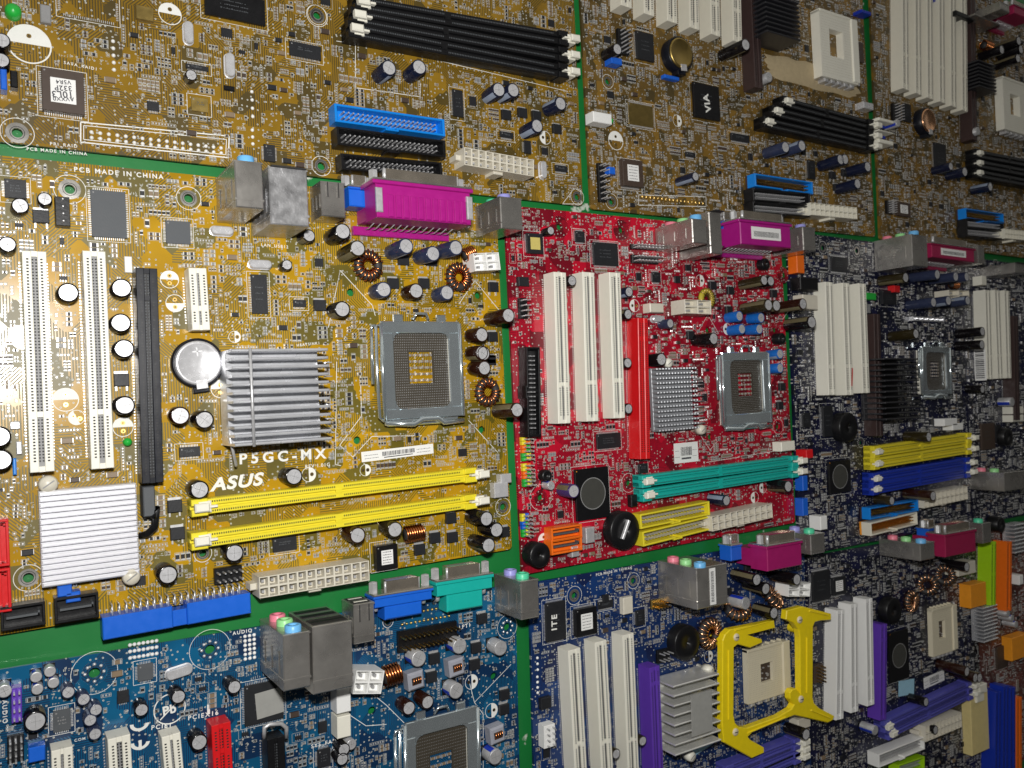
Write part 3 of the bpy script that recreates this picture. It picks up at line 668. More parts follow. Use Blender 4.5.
def barcode(x0,y0,x1,y1,w_=5,h=.12,col='white',name='barcode_sticker',bars=True):
    x,y,L,rz = seg(x0,y0,x1,y1,h); m = MB(); m.box(-L/2,L/2,-w_/2,w_/2,.05,h,col,.03)
    if bars:
        a = -L*.22
        while a < L*.22:
            t = random.uniform(.15,.6); m.box(a,a+t,-w_*.15,w_*.28,h,h+.01,'ink'); a += t+random.uniform(.2,.4)
        for s_ in (-1,1):
            for yy in (.1,-.2):
                a = s_*L*.36-L*.1
                while a < s_*L*.36+L*.08: t = random.uniform(.3,.8); m.box(a,a+t,yy*w_-.15,yy*w_+.15,h,h+.01,'ink'); a += t+.3
        m.box(-L*.2,L*.2,-w_*.33,-w_*.24,h,h+.01,'ink')
    keep_rot(x,y,L,w_,rz,.1); return part(name, m, cur.o, (x,y,0), rz)
def wire(pts, r, col, name, h=None):
    m = MB(); P = []
    for a in pts: q = cur.at(a[0],a[1],a[2]); P.append((q[0],q[1],a[2]))
    ox,oy = P[0][0],P[0][1]; m.tube([(a-ox,b-oy,c) for a,b,c in P], r, col, 8)
    return part(name, m, cur.o, (ox,oy,0))
def pinblock(x0,y0,x1,y1,cols,n,name='front_panel_header',h=8):
    x,y,w_,h_ = rect(x0,y0,x1,y1,h); m = MB()
    for i in range(n):
        a = h_/2-h_*(i+.5)/n
        for s_ in (-1,1):
            cc = cols[(i//2) % len(cols)] if s_ < 0 else cols[(i//2+1) % len(cols)]
            m.box(s_*w_/4-w_*.23,s_*w_/4+w_*.23,a-h_/n*.46,a+h_/n*.46,.2,2.6,cc,.15)
            m.box(s_*w_/4-.33,s_*w_/4+.33,a-.33,a+.33,2.6,h,'tin',.1)
    cur.keep(x,y,w_/2,h_/2); return part(name, m, cur.o, (x,y,0))
def bare(x0,y0,x1,y1):
    x,y,w_,h_ = rect(x0,y0,x1,y1,0); cur.bare.append((x-w_/2,x+w_/2,y-h_/2,y+h_/2))

# ---------------------------------------------------------------- circuit board, silkscreen and the tiny parts
def pcb_mesh(b):
    x0,x1,y0,y1 = b.rect; r = 2.5
    loops = []; pts = []
    for cx,cy,a0 in ((x1-r,y1-r,0),(x0+r,y1-r,90),(x0+r,y0+r,180),(x1-r,y0+r,270)):
        for k in range(5): a = math.radians(a0+k*22.5); pts.append((cx+r*math.cos(a),cy+r*math.sin(a)))
    loops.append(pts); done = []
    for hx,hy,hr in b.holes:
        if x0+hr+1 < hx < x1-hr-1 and y0+hr+1 < hy < y1-hr-1 and all(math.hypot(hx-q[0],hy-q[1]) > hr+q[2]+.5 for q in done):
            done.append((hx,hy,hr)); loops.append([(hx+hr*math.cos(-2*math.pi*i/20), hy+hr*math.sin(-2*math.pi*i/20)) for i in range(20)])
    vs = []; es = []
    for L in loops:
        o = len(vs); vs += L; es += [(o+i,o+(i+1)%len(L)) for i in range(len(L))]
    n0 = len(vs)
    ov,oe,of,_,_,_ = delaunay_2d_cdt([Vector(v) for v in vs], es, [], 1, 1e-6)
    ct = lambda f: (sum(ov[i].x for i in f)/3, sum(ov[i].y for i in f)/3)
    of = [f for f in of if all(math.hypot(ct(f)[0]-q[0],ct(f)[1]-q[1]) > q[2]*.98 for q in done)]
    m = MB(); m.add([(v.x,v.y,0) for v in ov]+[(v.x,v.y,-1.6) for v in ov], [tuple(f) for f in of]+[tuple(q+len(ov) for q in f[::-1]) for f in of], b.mask)
    for L in loops:
        n = len(L); m.add([(p,q,0) for p,q in L]+[(p,q,-1.6) for p,q in L], [(i,n+i,n+(i+1)%n,(i+1)%n) for i in range(n)], b.mask)
    return m.mesh('circuit_board')
def smd_mesh(L,w_,h,body,mb=None,x=0,y=0,rot=0):
    m = mb or MB(); e = L*.2
    if rot:
        m.box(x-w_/2,x+w_/2,y-L/2+e,y+L/2-e,.05,h,body); m.box(x-w_/2-.04,x+w_/2+.04,y-L/2,y-L/2+e,.04,h+.05,'solder'); m.box(x-w_/2-.04,x+w_/2+.04,y+L/2-e,y+L/2,.04,h+.05,'solder')
    else:
        m.box(x-L/2+e,x+L/2-e,y-w_/2,y+w_/2,.05,h,body); m.box(x-L/2,x-L/2+e,y-w_/2-.04,y+w_/2+.04,.04,h+.05,'solder'); m.box(x+L/2-e,x+L/2,y-w_/2-.04,y+w_/2+.04,.04,h+.05,'solder')
    return m
def visible(b, x, y, margin=14):
    c, n = math.cos(b.t), math.sin(b.t); X = b.x0+x*c-y*n; Z = b.y0+x*n+y*c
    v = Vector((X, D, Z)); fz = v.dot(f_)
    if fz <= 0: return False
    sx_ = 512+F*v.dot(r_)/fz; sy_ = 384-F*v.dot(u_)/fz
    return -margin < sx_ < 1024+margin and -margin < sy_ < 768+margin
def finish(b, clusters=400, seed=1, dens=.0, detail=1):
    use(b); rng = random.Random(seed)
    x0,x1,y0,y1 = b.rect; G = 2.5   # grid cells per millimetre
    nx, ny = int((x1-x0)*G)+1, int((y1-y0)*G)+1; grid = [bytearray(ny) for _ in range(nx)]
    def span_(a0,a1,o,n): return max(0,int((a0-o)*G)), min(n,int((a1-o)*G)+1)
    def mark(a0,a1,c0,c1,val=1):
        i0,i1 = span_(a0,a1,x0,nx); j0,j1 = span_(c0,c1,y0,ny)
        if j1 <= j0: return
        for i in range(i0,i1): grid[i][j0:j1] = b'\x01'*(j1-j0)
    def free(a0,a1,c0,c1):
        if a0 < x0+1 or a1 > x1-1 or c0 < y0+1 or c1 > y1-1: return False
        i0,i1 = span_(a0,a1,x0,nx); j0,j1 = span_(c0,c1,y0,ny)
        for i in range(i0,i1):
            if 1 in grid[i][j0:j1]: return False
        return True
    for o in b.occ+b.bare: mark(*o)
    me = pcb_mesh(b); pcb = part('circuit_board', me, b.o, (0,0,0))
    stuff = MB(); silk = b.silk; single = 0; placed = 0; tries = 0
    sil = 'silk_fine'
    clusters = int(clusters*4)
    while placed < clusters and tries < clusters*22:
        tries += 1
        x = rng.uniform(x0+2,x1-2); y = rng.uniform(y0+2,y1-2)
        if not visible(b,x,y): continue
        if noise.noise(Vector((x*.045+seed*9,y*.045,seed))) < dens-.16-.3*rng.random() and rng.random() < .96: continue
        rot = rng.random() < .5; late = tries > clusters*4; kind = rng.random()*(.9 if late else 1)
        if late and .62 < kind < .72: kind = .75
        if kind < .62:
            n = rng.choice((1,2,2,3,3,4,5)); L,w_ = rng.choice(((1.6,.8),(1.6,.8),(2.0,1.25),(2.0,1.25),(3.2,1.6)))
            if late: n = rng.choice((1,1,2,2,3)); L,w_ = rng.choice(((1.1,.6),(1.6,.8),(1.6,.8),(2.0,1.25)))
            pitch = w_+rng.choice((.55,.7,.9)); span = n*pitch; rows = rng.choice((1,1,2,2,3)) if L < 3 and not late else 1; rp = L+rng.choice((.7,.9)); rs = (rows-1)*rp
            hw,hh = (span/2+.1, L/2+.35+rs/2) if rot else (L/2+.35+rs/2, span/2+.1)
            if not free(x-hw,x+hw,y-hh,y+hh): continue
            mark(x-hw,x+hw,y-hh,y+hh); body = rng.choice(('smd_tan','smd_tan','chip','chip','smd_grey','brown_chip')); hgt = .45 if body=='chip' else .75
            for i in range(n*rows):
                t = (i%n-(n-1)/2)*pitch; a,c = (x+t,y) if rot else (x,y+t)
                t = (i//n-(rows-1)/2)*rp; a,c = (a,c+t) if rot else (a+t,c)
                if rng.random() < .06: continue
                if L > 3 and single < 90 and L > 2.5:
                    key = ('smd',L,w_,hgt,body,rot); single += 1
                    part('surface_mount_resistor' if body=='chip' else 'surface_mount_capacitor', cached(key, lambda: smd_mesh(L,w_,hgt,body,rot=rot).mesh('surface_mount_part')), b.o, (a,c,0))
                else: smd_mesh(L,w_,hgt,body,stuff,a,c,rot)
                if rng.random() < .85:
                    hw2,hh2 = (w_/2+.28,L/2+.3) if rot else (L/2+.3,w_/2+.28)
                    silk.line([(a-hw2,c-hh2),(a+hw2,c-hh2),(a+hw2,c+hh2),(a-hw2,c+hh2),(a-hw2,c-hh2)],.16,.03,sil)
        elif kind < .72:   # small outline package
            w_,h2_ = rng.choice(((3,1.6),(4,5),(5,4),(1.6,3),(4,4)))
            hw,hh = w_/2+1.3,h2_/2+1.3
            if not free(x-hw,x+hw,y-hh,y+hh): continue
            mark(x-hw,x+hw,y-hh,y+hh); stuff.box(x-w_/2,x+w_/2,y-h2_/2,y+h2_/2,.1,1.1,'chip',.1)
            for s_ in (-1,1):
                q = -w_/2+.4
                while q < w_/2: stuff.box(x+q-.18,x+q+.18,y+s_*h2_/2,y+s_*(h2_/2+.8),.04,.4,'solder'); q += .95
            silk.line([(x-hw,y-hh),(x+hw,y-hh),(x+hw,y+hh),(x-hw,y+hh),(x-hw,y-hh)],.16,.03,sil)
        elif kind < .80:   # designator-like strokes beside the parts
            n = rng.choice((3,4,4,5)) if not late else rng.choice((2,3)); hw,hh = (n*.55,.8) if not rot else (.8,n*.55)
            if not free(x-hw,x+hw,y-hh,y+hh): continue
            mark(x-hw,x+hw,y-hh,y+hh)
            for i in range(n):
                t = (i-(n-1)/2)*1.0
                for q in range(2):
                    u0,v0 = rng.uniform(-.3,.3),rng.uniform(-.6,.6); u1,v1 = (u0,-v0) if rng.random()<.5 else (-u0+.1,v0)
                    if abs(u1-u0)+abs(v1-v0) < .3: v1 = v0+.8
                    pa,pb = ((x+t+u0,y+v0),(x+t+u1,y+v1)) if not rot else ((x+v0,y+t+u0),(x+v1,y+t+u1))
                    silk.line([pa,pb],.2,.03,sil)
        elif kind < .93:   # row of plated pads
            n = rng.choice((4,6,8)) if not late else rng.choice((1,2,3)); hw,hh = (n*.65,.7) if rot else (.7,n*.65)
            if not free(x-hw,x+hw,y-hh,y+hh): continue
            mark(x-hw,x+hw,y-hh,y+hh)
            for i in range(n):
                t = (i-(n-1)/2)*1.27; a,c = (x+t,y) if rot else (x,y+t); stuff.box(a-.38,a+.38,c-.38,c+.38,.02,.22,'solder',.1)
            silk.line([(x-hw,y-hh),(x+hw,y-hh),(x+hw,y+hh),(x-hw,y+hh),(x-hw,y-hh)],.16,.03,sil)
        else:              # little upright can
            r = rng.choice((1.6,2.0)); 
            if not free(x-r-.5,x+r+.5,y-r-.5,y+r+.5): continue
            mark(x-r-.5,x+r+.5,y-r-.5,y+r+.5); stuff.box(x-r,x+r,y-r*.6,y+r*.6,.1,1.6,rng.choice(('smd_tan','brown_chip','chip')),.2); stuff.box(x-r-.3,x-r,y-r*.5,y+r*.5,.05,1,'solder'); stuff.box(x+r,x+r+.3,y-r*.5,y+r*.5,.05,1,'solder')
        placed += 1
    print(b.mask, 'placed', placed, 'of', clusters, 'tries', tries)
    # exposed vias and copper runs
    for i in range(int(clusters*.25)):
        x = rng.uniform(x0+2,x1-2); y = rng.uniform(y0+2,y1-2)
        if not visible(b,x,y) or not free(x-.6,x+.6,y-.6,y+.6): continue
        stuff.ring(x,y,.03,.15,.42,8,'solder')
    if stuff.v: part('surface_mount_parts', stuff, b.o)['kind'] = 'stuff'
    if silk.v: part('silkscreen', silk, pcb)
    for t in b.texts: t.parent = pcb
    bpy.data.objects.remove(b.dummy) if hasattr(b,'dummy') else None
    return pcb
# ---------------------------------------------------------------- the wall
m = MB(); m.box(-140,1500,-620,620,-25,-5,'green_paint')
wallo = bpy.data.objects.new('wall', m.mesh('wall')); C.objects.link(wallo); wallo.rotation_euler = (math.pi/2,0,0); wallo['kind'] = 'structure'; wallo['label'] = 'green painted board wall behind the rows of circuit boards'
print('corners', [ (k,[round(q,1) for q in wall_at(*v)]) for k,v in dict(A0br=(583,207),A1bl=(591,209),A1br=(872,236),A2bl=(880,238),B0br=(512,549),B0tl=(0,163),B1bl=(522,575),B1tl=(523,207),B1tr=(787,240),B1br=(792,521),B2tl=(800,236),B2bl=(800,555),B2br=(968,525),C0tr=(514,583),C1tl=(529,582),C1tr=(797,540),C2tl=(806,556),C2tr=(965,530)).items()])
K1=(0,0,3.012);K2=(310,0,3.413);K3=(580,0,3.413);K4=(800,0,4.571);K5=(0,140,3.657);K6=(220,140,3.413);K7=(0,330,3.657);K8=(240,350,3.413)
K9=(500,190,3.2);K10=(500,400,3.2);K11=(780,200,4.197);K12=(780,370,4.197);K13=(0,550,3.524);K14=(240,550,3.413);K15=(500,550,3.524);K16=(740,550,3.525)
HP = math.pi/2
# ================================================================ ochre board, middle row
B0 = Board('ochre-yellow motherboard with two yellow memory slots and a silver finned heatsink, middle row left','mask_ochre',(512,549),1.4,(-249,0,0,194))
use(B0); K(*K5)
chip(330,180,465,360,'4',1.6,'chip_grey','nolabel'); chip(605,293,698,382,'4',1.4,'chip_grey','nolabel'); chip(15,140,98,215,'v',2,'chip')
cap(165,218,5.5,8); cap(68,240,6.3,9); cap(25,385,6.3,11)
header(200,205,258,315,1,4,9,'black',6); mosfet(150,280)
hole(255,180,2,6.2); hole(690,213,2,5.4)
pci(125,408,155+0,408+414,'ivory') if False else None
K(0,0,1)
pci(34,251,42.5,472); pci(94,251,103,468.5); pci(146.5,268,153,483,'navy_black',8.6,11,key=.86); pci(197.5,268,201.5,330,'ivory',7.6,10,key=.35)
K(*K5)
cap(245,560,8,11.5); cap(445,540,8,11.5); cap(445,665,8,11.5); cap(455,762,8,11.5)
half(620,510,4); half(640,597,4,math.pi); half(858,720,2.8,-HP)
blk(455,425,485,485,2.2,'white','jumper_cap',.3); crystal(955,453,10.5,4.0); crystal(815,330,10,4.0)
K(*K7)
cap(455,273,8,11.5); cap(660,310,8,11.5,'brown'); cap(745,328,8,11.5); cap(730,583,8,11.5); cap(2,390,8,11.5); cap(4,475,8,11.5)
battery(727,120,10); half(240,255,5); half(280,320,3.2,2); half(450,355,4.2); half(805,215,4.2)
chip(655,430,733,460,'h',1.6); mosfet(445,183); 
for a in ((640,645),(650,745)): mosfet(*a)
blk(45,470,62,530,4,'sky_blue','jumper_cap'); blk(35,335,75,362,1.6,'tin','crystal_oscillator'); blk(58,408,82,455,2,'tin','crystal_oscillator')
lx,ly = B0.at(468,410,3); part('indicator_light', MB().lathe([(1.8,0),(1.8,2.4),(1,3.4),(0,3.6)],14,'green'), B0.o, (lx,ly,0))
# aluminium heatsinks
K(0,0,1)
hs,w2,h2 = fins(231,349,329,440,24,12,'fin','x',1.25,base=12,flare=1.5)
k = MB(); k.tube([(-w2*.62,h2+.5,24.5),(-w2*.62,-h2-.5,24.5)],.7,'tin'); part('retaining_clip', k, hs)
k = MB()
for i in range(6): k.box(w2+1.6,w2+4.5,-h2+3+i*6.6,-h2+3.5+i*6.6,16,20,'fin'); 
part('fin_tips', k, hs)
wire([(228.5,410,6),(230,438,14),(236,465,10),(236,466,0)],.7,'tin','retaining_clip')
hs,w2,h2 = fins(38.5,492,140,574,9,17,'fin_white','x',1.95,name='heatsink')
push_pin(48.6,484.5,3.6,9,'nylon'); push_pin(132,577.5,3.6,9,'nylon')
text('P5GC-MX',239,464,326,458,squash=.95,bold=.03,space=1.5); text('ASUS',211,491,266,484,squash=.85,bold=.035,space=1.1,shear=.25); 
K(*K8); text('REV 1.01G',222,404,306,396,space=1.2)
K(*K6); text('HEATSINK1',262,705,338,697); text('LAN_USB12',140,362,232,370)
K(*K5); text('PCB MADE IN CHINA',270,115,597,143,bold=.02)
barcode(361,457,434,450) if False else None
K(*K8); barcode(415,366,660,336,5.2)
half(235,425,3.6,-HP); half(428,410,3.0,-HP)
cap(185,435,8,11.5); cap(403,632,8,13,'brown'); cap(530,612,8,13,'olive'); coil(603,628,10.5,4,8,.03)
cap(842,576,8,17,'black'); cap(877,613,8,15,'black'); cap(852,666,8,17,'black'); cap(945,212,8,20,'brown')
for a in ((722,575),(667,642),(727,640),(615,682),(905,622),(858,35)): mosfet(*a)
cap(832,12,8,12,'brown'); cap(832,62,8,12,'brown'); toroid(852,142,5.4,2.2,16)
chip(465,672,540,742,'h',4.5,'black','sticker'); chip(112,645,195,680,'h',1.5); 
# push-pin holes of the cpu cooler, screw hole
hole(400,308,2,0); hole(825,272,2,0); hole(898,535,2,5); K(*K6); hole(446,520,2,0); hole(880,530,2,0)
K(*K8)
for a in ((890,425,928,452),(868,455,918,500)): blk(*a,5,'silver','jumper_cap')
K(0,0,1)
dimm(191,508.5,476,474.5,'yellow'); dimm(191,542,476,501,'yellow')
lga((381,319,464,422))
K(*K6)
cap(303,325,6,10); cap(420,312,8,16); cap(466,376,8,18,'olive'); cap(632,362,8,18,'slate'); cap(728,382,8,16,'slate'); cap(808,362,8,18,'slate')
toroid(512,425,5.4,2.3,18); toroid(822,466,5.4,2.3,18); coil(858,386,7,3.6,6,.4)
cap(562,512,8,12,'slate'); cap(670,515,8,11,'brown'); cap(776,523,8,11,'slate'); cap(418,572,8,12); cap(985,600,8,20,'brown')
cap(893,660,8,12,'brown'); cap(893,722,8,12,'brown'); cap(230,424,5,8)
for a in ((593,490),(698,490),(628,410),(725,413),(342,565),(935,502),(933,672),(925,752)): mosfet(*a)
chip(105,458,165,593,'v',1.6); chip(250,545,295,570,'h',1.4)
power(868,417,955,413,2,2,9.6,12.5,'white',clip=False)
# ports, openings up the wall
ports(48,66,150,236,34,'dull_tin',((30,'jack_blue'),(19,'jack_green'),(8,'jack_pink')))
ports(165,88,305,296,30,'scratched',(),'network_port_block','lan')
ports(343,138,430,265,16,'dull_tin',(),'usb_port_block','usb')
dsub(437,158,525,232,2,12,'blue','vga_port',sl=.5)
dsub(520,132,868,290,14,28,'magenta','parallel_port',ribs=11)
K(0,0,1)
ports(500,196,523,230,27,'dull_tin',((8,'jack_mint'),(20,'jack_lilac')),'keyboard_mouse_port')
K(*K13)
sata(-20,-105,36,55,8,'red'); sata(-20,70,42,215,8,'red'); sata(0,205,162,262,8); sata(190,172,350,236,8)
blk(202,128,255,160,7,'blue','jumper_cap'); blk(232,152,285,180,7,'blue','jumper_cap')
hole(100,98,2,5.4); cap(590,88,8,11.5); cap(830,12,8,12); header(755,68,855,108,5,2,8); hole(715,12,1.6,4)
# right-angle ribbon header: blue body over the board edge with its row of bent pins
x,y,L,rz = seg(362,280,884,187,9); m = MB(); m.box(-L/2,-3,-4.6,4.6,.3,9,'blue',.4); m.box(3,L/2,-4.6,4.6,.3,9,'blue',.4); m.box(-3,3,-4.6,2.4,.3,8,'blue',.3)
rh = part('ribbon_cable_header', m, B0.o, (x,y,0), rz); p = MB()
for i in range(20):
    t = (i-9.5)*2.54*L/56; p.tube([(t,4.4,6.8),(t,8,6.8),(t,8.6,6),(t,8.8,.1)],.42,'tin'); p.tube([(t,4.4,3.8),(t,6,3.6),(t,6.3,.1)],.42,'tin')
part('pins', p, rh); keep_rot(x,y,L,22,rz)
K(*K14); power(66,130,442,70,12,2)
# cut cable end left hanging in the slot's latch
K(*K7); blk(522,575,570,680,10,'chip_grey','slot_latch'); wire([(560,690,10),(572,650,9),(565,720,8),(540,745,5),(515,752,2)],1.6,'black','latch_tail')
# outlines printed around the socket
K(*K6); sline([(370,640),(410,445),(520,565),(530,600)]); sline([(410,445),(395,520)]); sline([(815,560),(870,480),(960,590)])
K(*K8); sline([(410,60),(415,225),(340,325),(385,365),(450,295),(620,292)]); sline([(330,40),(325,390),(345,395)]); sline([(780,240),(880,350)])
bare(390,130,410,330);K(*K7); bare(680,490,830,560); K(*K5); bare(430,380,650,450); K(*K6); bare(400,460,500,560); bare(900,470,960,700); K(*K13)
bare(0,230,900,400)
finish(B0, 950, 3, .12)
# ================================================================ amber board, top row
A0 = Board('amber motherboard with black memory slots above blue and black ribbon headers, top row at left','mask_amber',(583,206),1.2,(-310,0,0,244))
use(A0); K(*K1)
chip(124,200,256,346,'4',4,'brown_chip','sticker_blank'); chip(615,-40,800,78,'',1.8,'black'); chip(872,122,968,182,'h',1.6); chip(560,190,628,215,'h',1.4)
cap(575,224,5,6); crystal(695,193,11,4.2,HP); blk(408,12,464,66,1.6,'brass','crystal_oscillator',.3); chip(443,303,480,335,'4',1.4)
crystal(570,95,10,4,HP); half(88,133,8.2,0); half(512,42,5,0); hole(52,400,2,6.2); hole(955,45,2,5); hole(968,500,2,5)
lx,ly = A0.at(40,28,5); part('indicator_light', MB().lathe([(3,0),(3,4),(2,5.6),(0,6)],18,'green'), A0.o, (lx,ly,0))
header(262,388,678,470,17,2,4,None,0,'tin','unpopulated_header'); sline([(243,368),(690,410),(688,475),(243,428),(243,368)],.5); sline([(252,378),(682,420),(680,466),(252,420),(252,378)],.3)
header(748,262,772,365,1,4,3,None,0,'tin'); header(332,112,352,222,1,5,3,None,0,'tin'); header(750,380,772,445,1,3,3,None,0,'tin')
chip(795,433,830,488,'v',1.6); blk(0,205,22,270,7,'blue','jumper_cap'); blk(30,210,55,265,5,'black','jumper_cap'); blk(120,10,155,70,3,'smd_grey','crystal_oscillator')
chip(575,290,628,340,'',.9,'brass',None,'solder_pads'); cap(5,120,6,10); chip(180,-30,350,70,'4',.3,'mask_amber','nolabel','unpopulated_footprint')
blk(675,255,708,275,1.4,'black','transistor'); cap(8,180,6,9)
for i,t in enumerate(('AVXX0','10L3','332P','V5R4')): text(t,222-3*i,294-17*i,158+3*i,291-17*i,h=4.16,m='ink',space=1.1,bold=.02)
text('PCB MADE IN CHINA',80,452,262,468,bold=.02); text('PRI_RAID',150,437,232,445); text('SATA_RAID1',192,192,290,212); text('-99025-',258,8,330,20)
K(*K2)
dimm(150,6,880,134,'black','ivory',7.4,9,key=.4); dimm(138,52,880,190,'black','ivory',7.4,9,key=.4); dimm(128,98,880,246,'black','ivory',7.4,9,key=.4)
hole(24,54,2,5.5)
for a in ((268,230,'navy'),(376,228,'navy'),(648,307,'navy'),(692,303,'navy'),(852,352,'navy'),(772,430,'navy')): cap(a[0],a[1],8,13,a[2])
ide(85,383,461,436,9,9,'sky_blue'); ide(93,462,463,508,9,9,'black'); ide(108,550,452,580,8,9,'black')
power(528,532,765,574,10,2,9.6,12,'nylon')
chip(487,303,525,400,'v',1.6)
for a in ((672,392),(727,385),(775,395),(845,440)): mosfet(*a)
chip(650,447,695,473,'h',1.5); chip(732,478,756,525,'v',1.5); chip(838,562,880,588,'h',1.5); crystal(800,578,10,4,HP)
half(803,470,4,HP); hole(912,672,2,5); sline([(862,696),(902,642),(925,655),(925,696),(862,696)])
sline([(160,140),(880,312)],.3); sline([(160,300),(375,330),(378,285)]); sline([(90,140),(155,150),(155,300)])
K(*K6); 
finish(A0, 700, 5, .2)
# ================================================================ red board
B1 = Board('red motherboard with two teal memory slots and three ivory slots, middle row second from left','mask_red',(522,575),1.5,(0,236,0,210))
use(B1); K(*K9)
chip(86,137,140,205,'v',2,'chip','gold_label'); chip(241,130,272,168,'4',1.4); chip(298,166,380,244,'4',1.6); blk(60,277,95,308,3,'chip','inductor'); header(62,345,90,412,2,4,8)
hole(190,118,2,6.5,'mask_red'); hole(388,128,2,6.5,'mask_red'); cap(163,130,5,7); hole(905,272,2,6,'mask_red')
header(422,172,510,194,8,2,8); header(424,206,508,238,8,2,8)
pci(192,263,207,747); pci(283,263,297,740); pci(368,264,383,730)
cap(230,288,6.3,11); cap(412,325,6.3,11,'navy'); cap(408,398,6.3,11); cap(410,552,6.3,11); cap(412,698,6.3,11)
K(0,0,1); pci(643,318,645.5,459,'red',8,11,key=.86); ide(533.5,347,535,437,9,9,'black')
K(*K9)
hs,w2,h2 = fins(502,570,640,762,9,14,'pin_grey','pins',1.15); 
k = MB()
for i in range(9): k.tube([(w2,-h2+3+i*3.6,5),(w2+9,-h2+3+i*3.6,5)],.4,'tin')
part('fin_tips', k, hs)
push_pin(545,553,3,8); K(*K10); push_pin(652,95,3.2,10,'nylon'); K(0,0,1)
o,q = lga((722,351,772,427),inner=(.16,.14,.12,.2))
K(*K9)
for a in ((765,403),(775,445),(835,408),(830,445),(897,527),(897,570)): cap(*a,7,11,'blue')
cap(842,293,7,20,'olive'); cap(868,291,7,17,'black'); cap(860,371,8,22,'olive'); cap(888,371,8,16,'olive'); cap(968,367,8,24,'brown'); cap(683,477,8,17,'black'); cap(517,541,8,12,'black')
toroid(668,348,5,2,16,'ferrite_yellow','brass'); power(592,372,676,376,2,2,9,13,'nylon',clip=False); blk(480,362,525,392,7,'nylon','fan_connector')
cap(545,425,6,9,'slate'); 
for a in ((683,306),(740,322),(878,332),(735,385),(612,465)): mosfet(*a)
chip(487,262,515,296,'4',1.4); chip(560,275,578,298,'v',1.4); crystal(510,412,10,4); mosfet(905,630); mosfet(898,690)
half(640,290,4,-HP); half(430,370,4,HP); half(727,445,4,HP); round_black(853,236,4,6,'black','inductor'); round_black(905,475,4,7,'black','inductor'); hole(665,448,2,0); hole(880,448,2,0)
ports(614,90,664,172,33,'dull_tin',((30,'jack_blue'),(19,'jack_green'),(8,'jack_pink')))
ports(668,68,713,205,28,'dull_tin',(),'network_port_block','lan')
dsub(716,98,752,148,2,12,'blue','vga_port',sl=.5)
dsub(762,92,937,186,14,28,'magenta','parallel_port',sticker=1,flange=True)
ports(968,116,1012,196,27,'dull_tin',((8,'jack_mint'),(20,'jack_lilac')),'keyboard_mouse_port')
K(*K10)
barcode(557,172,634,164,13); chip(310,110,388,150,'h',1.6); chip(240,224,354,372,'',2,'black','lens'); cap(236,292,8,12,'purple'); chip(445,205,475,232,'v',1.8)
dimm(452,262,952,195,'teal',left=True); dimm(455,306,952,229,'teal')
ide(450,390,672,346,9,9,'yellow'); ide(458,446,675,393,9,9,'yellow')
power(680,397,872,354,10,2,9.6,12.5,'nylon')
battery(400,420,10,'silver',8) if False else None
round_black(402,418,11.5,8,'black','battery_holder'); lx,ly = B1.at(402,415,9); part('coin_battery', MB().box(-.9,.9,-6,6,8,10,'silver',.3), B1.o, (lx,ly,0), -.5)
round_black(130,497,7,9,'black'); sata(165,412,265,440,8,'orange'); sata(165,450,265,480,8,'orange')
cap(722,322,7,14,'navy'); cap(922,282,8,16,'black'); blk(420,305,442,340,4,'black','jumper_cap')
pinblock(86,120,118,195,('yellow','orange','green'),6); pinblock(90,205,120,278,('yellow','orange','green'),6); pinblock(86,368,114,440,('yellow','blue','green'),6)
hole(130,312,2,4.6,'mask_red',outer=7.5); hole(412,265,2,4,'mask_red',outer=6); half(815,312,4,HP); half(842,280,4,HP); half(140,448,4,0)
blk(230,470,255,500,5,'tin','jumper_cap'); blk(275,410,305,455,5,'tin','fan_connector'); blk(980,160,1003,185,9,'red','jumper_cap'); cap(165,275,5,7,'can'); round_black(152,243,3.5,5,'black','inductor')
barcode(415,60,448,80,9,name='oval_sticker',bars=False)
blk(900,135,945,160,8,'ivory','fan_connector')
hole(890,85,2,4,'mask_red',outer=5.5); hole(672,118,2,0); sline([(640,110),(672,160),(705,120)]); sline([(660,200),(900,160)])
K(*K9); bare(130,60,180,90); bare(140,225,290,262); bare(70,430,130,495); sline([(630,460),(665,400),(700,460)]); sline([(900,420),(925,385)])
K(*K10); bare(470,130,560,200); bare(830,310,930,370)
finish(B1, 700, 11, .12)
# ================================================================ bright blue board, bottom row
C0 = Board('blue motherboard with stacked audio jacks, teal serial port and boxed inductors, bottom row at left','mask_blue',(515,584),0.0,(-252,0,-200,0))
use(C0); K(*K13)
hole(40,445,3,0); hole(333,433,2.2,5.0,'mask_blue',dots=8,outer=9); hole(740,350,2.2,5.0,'mask_blue',dots=8,outer=9)
chip(485,407,540,455,'4',1.4,'chip_grey','nolabel'); crystal(634,433,11,4.4,.15)
for a in ((128,448),(178,430),(188,470),(133,490)): cap(*a,4.2,5.5,'can')
for a in ((240,503),(292,525),(335,565),(318,600),(335,645)): cap(*a,5,8,'slate')
cap(125,605,8,10,'black'); cap(503,562,5.5,9,'black'); cap(628,515,6,9,'black'); cap(822,483,6,10,'black'); cap(700,680,7,10,'black')
chip(187,570,250,632,'4',1.4,'chip_grey'); chip(413,500,455,535,'h',1.5); chip(862,482,1000,592,'4',1.8,'chip','sticker' if False else None); K(0,0,1); barcode(256,707,283,699,12,2,'clear_tape','clear_sticker',False); K(*K13)
text('AUDIO',820,300,888,288,bold=.02); text('PCIE1',532,634,600,624,bold=.02); text('PCIEX16',662,600,768,580,bold=.02); text('AUDIO',8,530,10,612); text('COM',262,676,300,668); text('Pb',574,584,620,570,bold=.03,space=1.1)
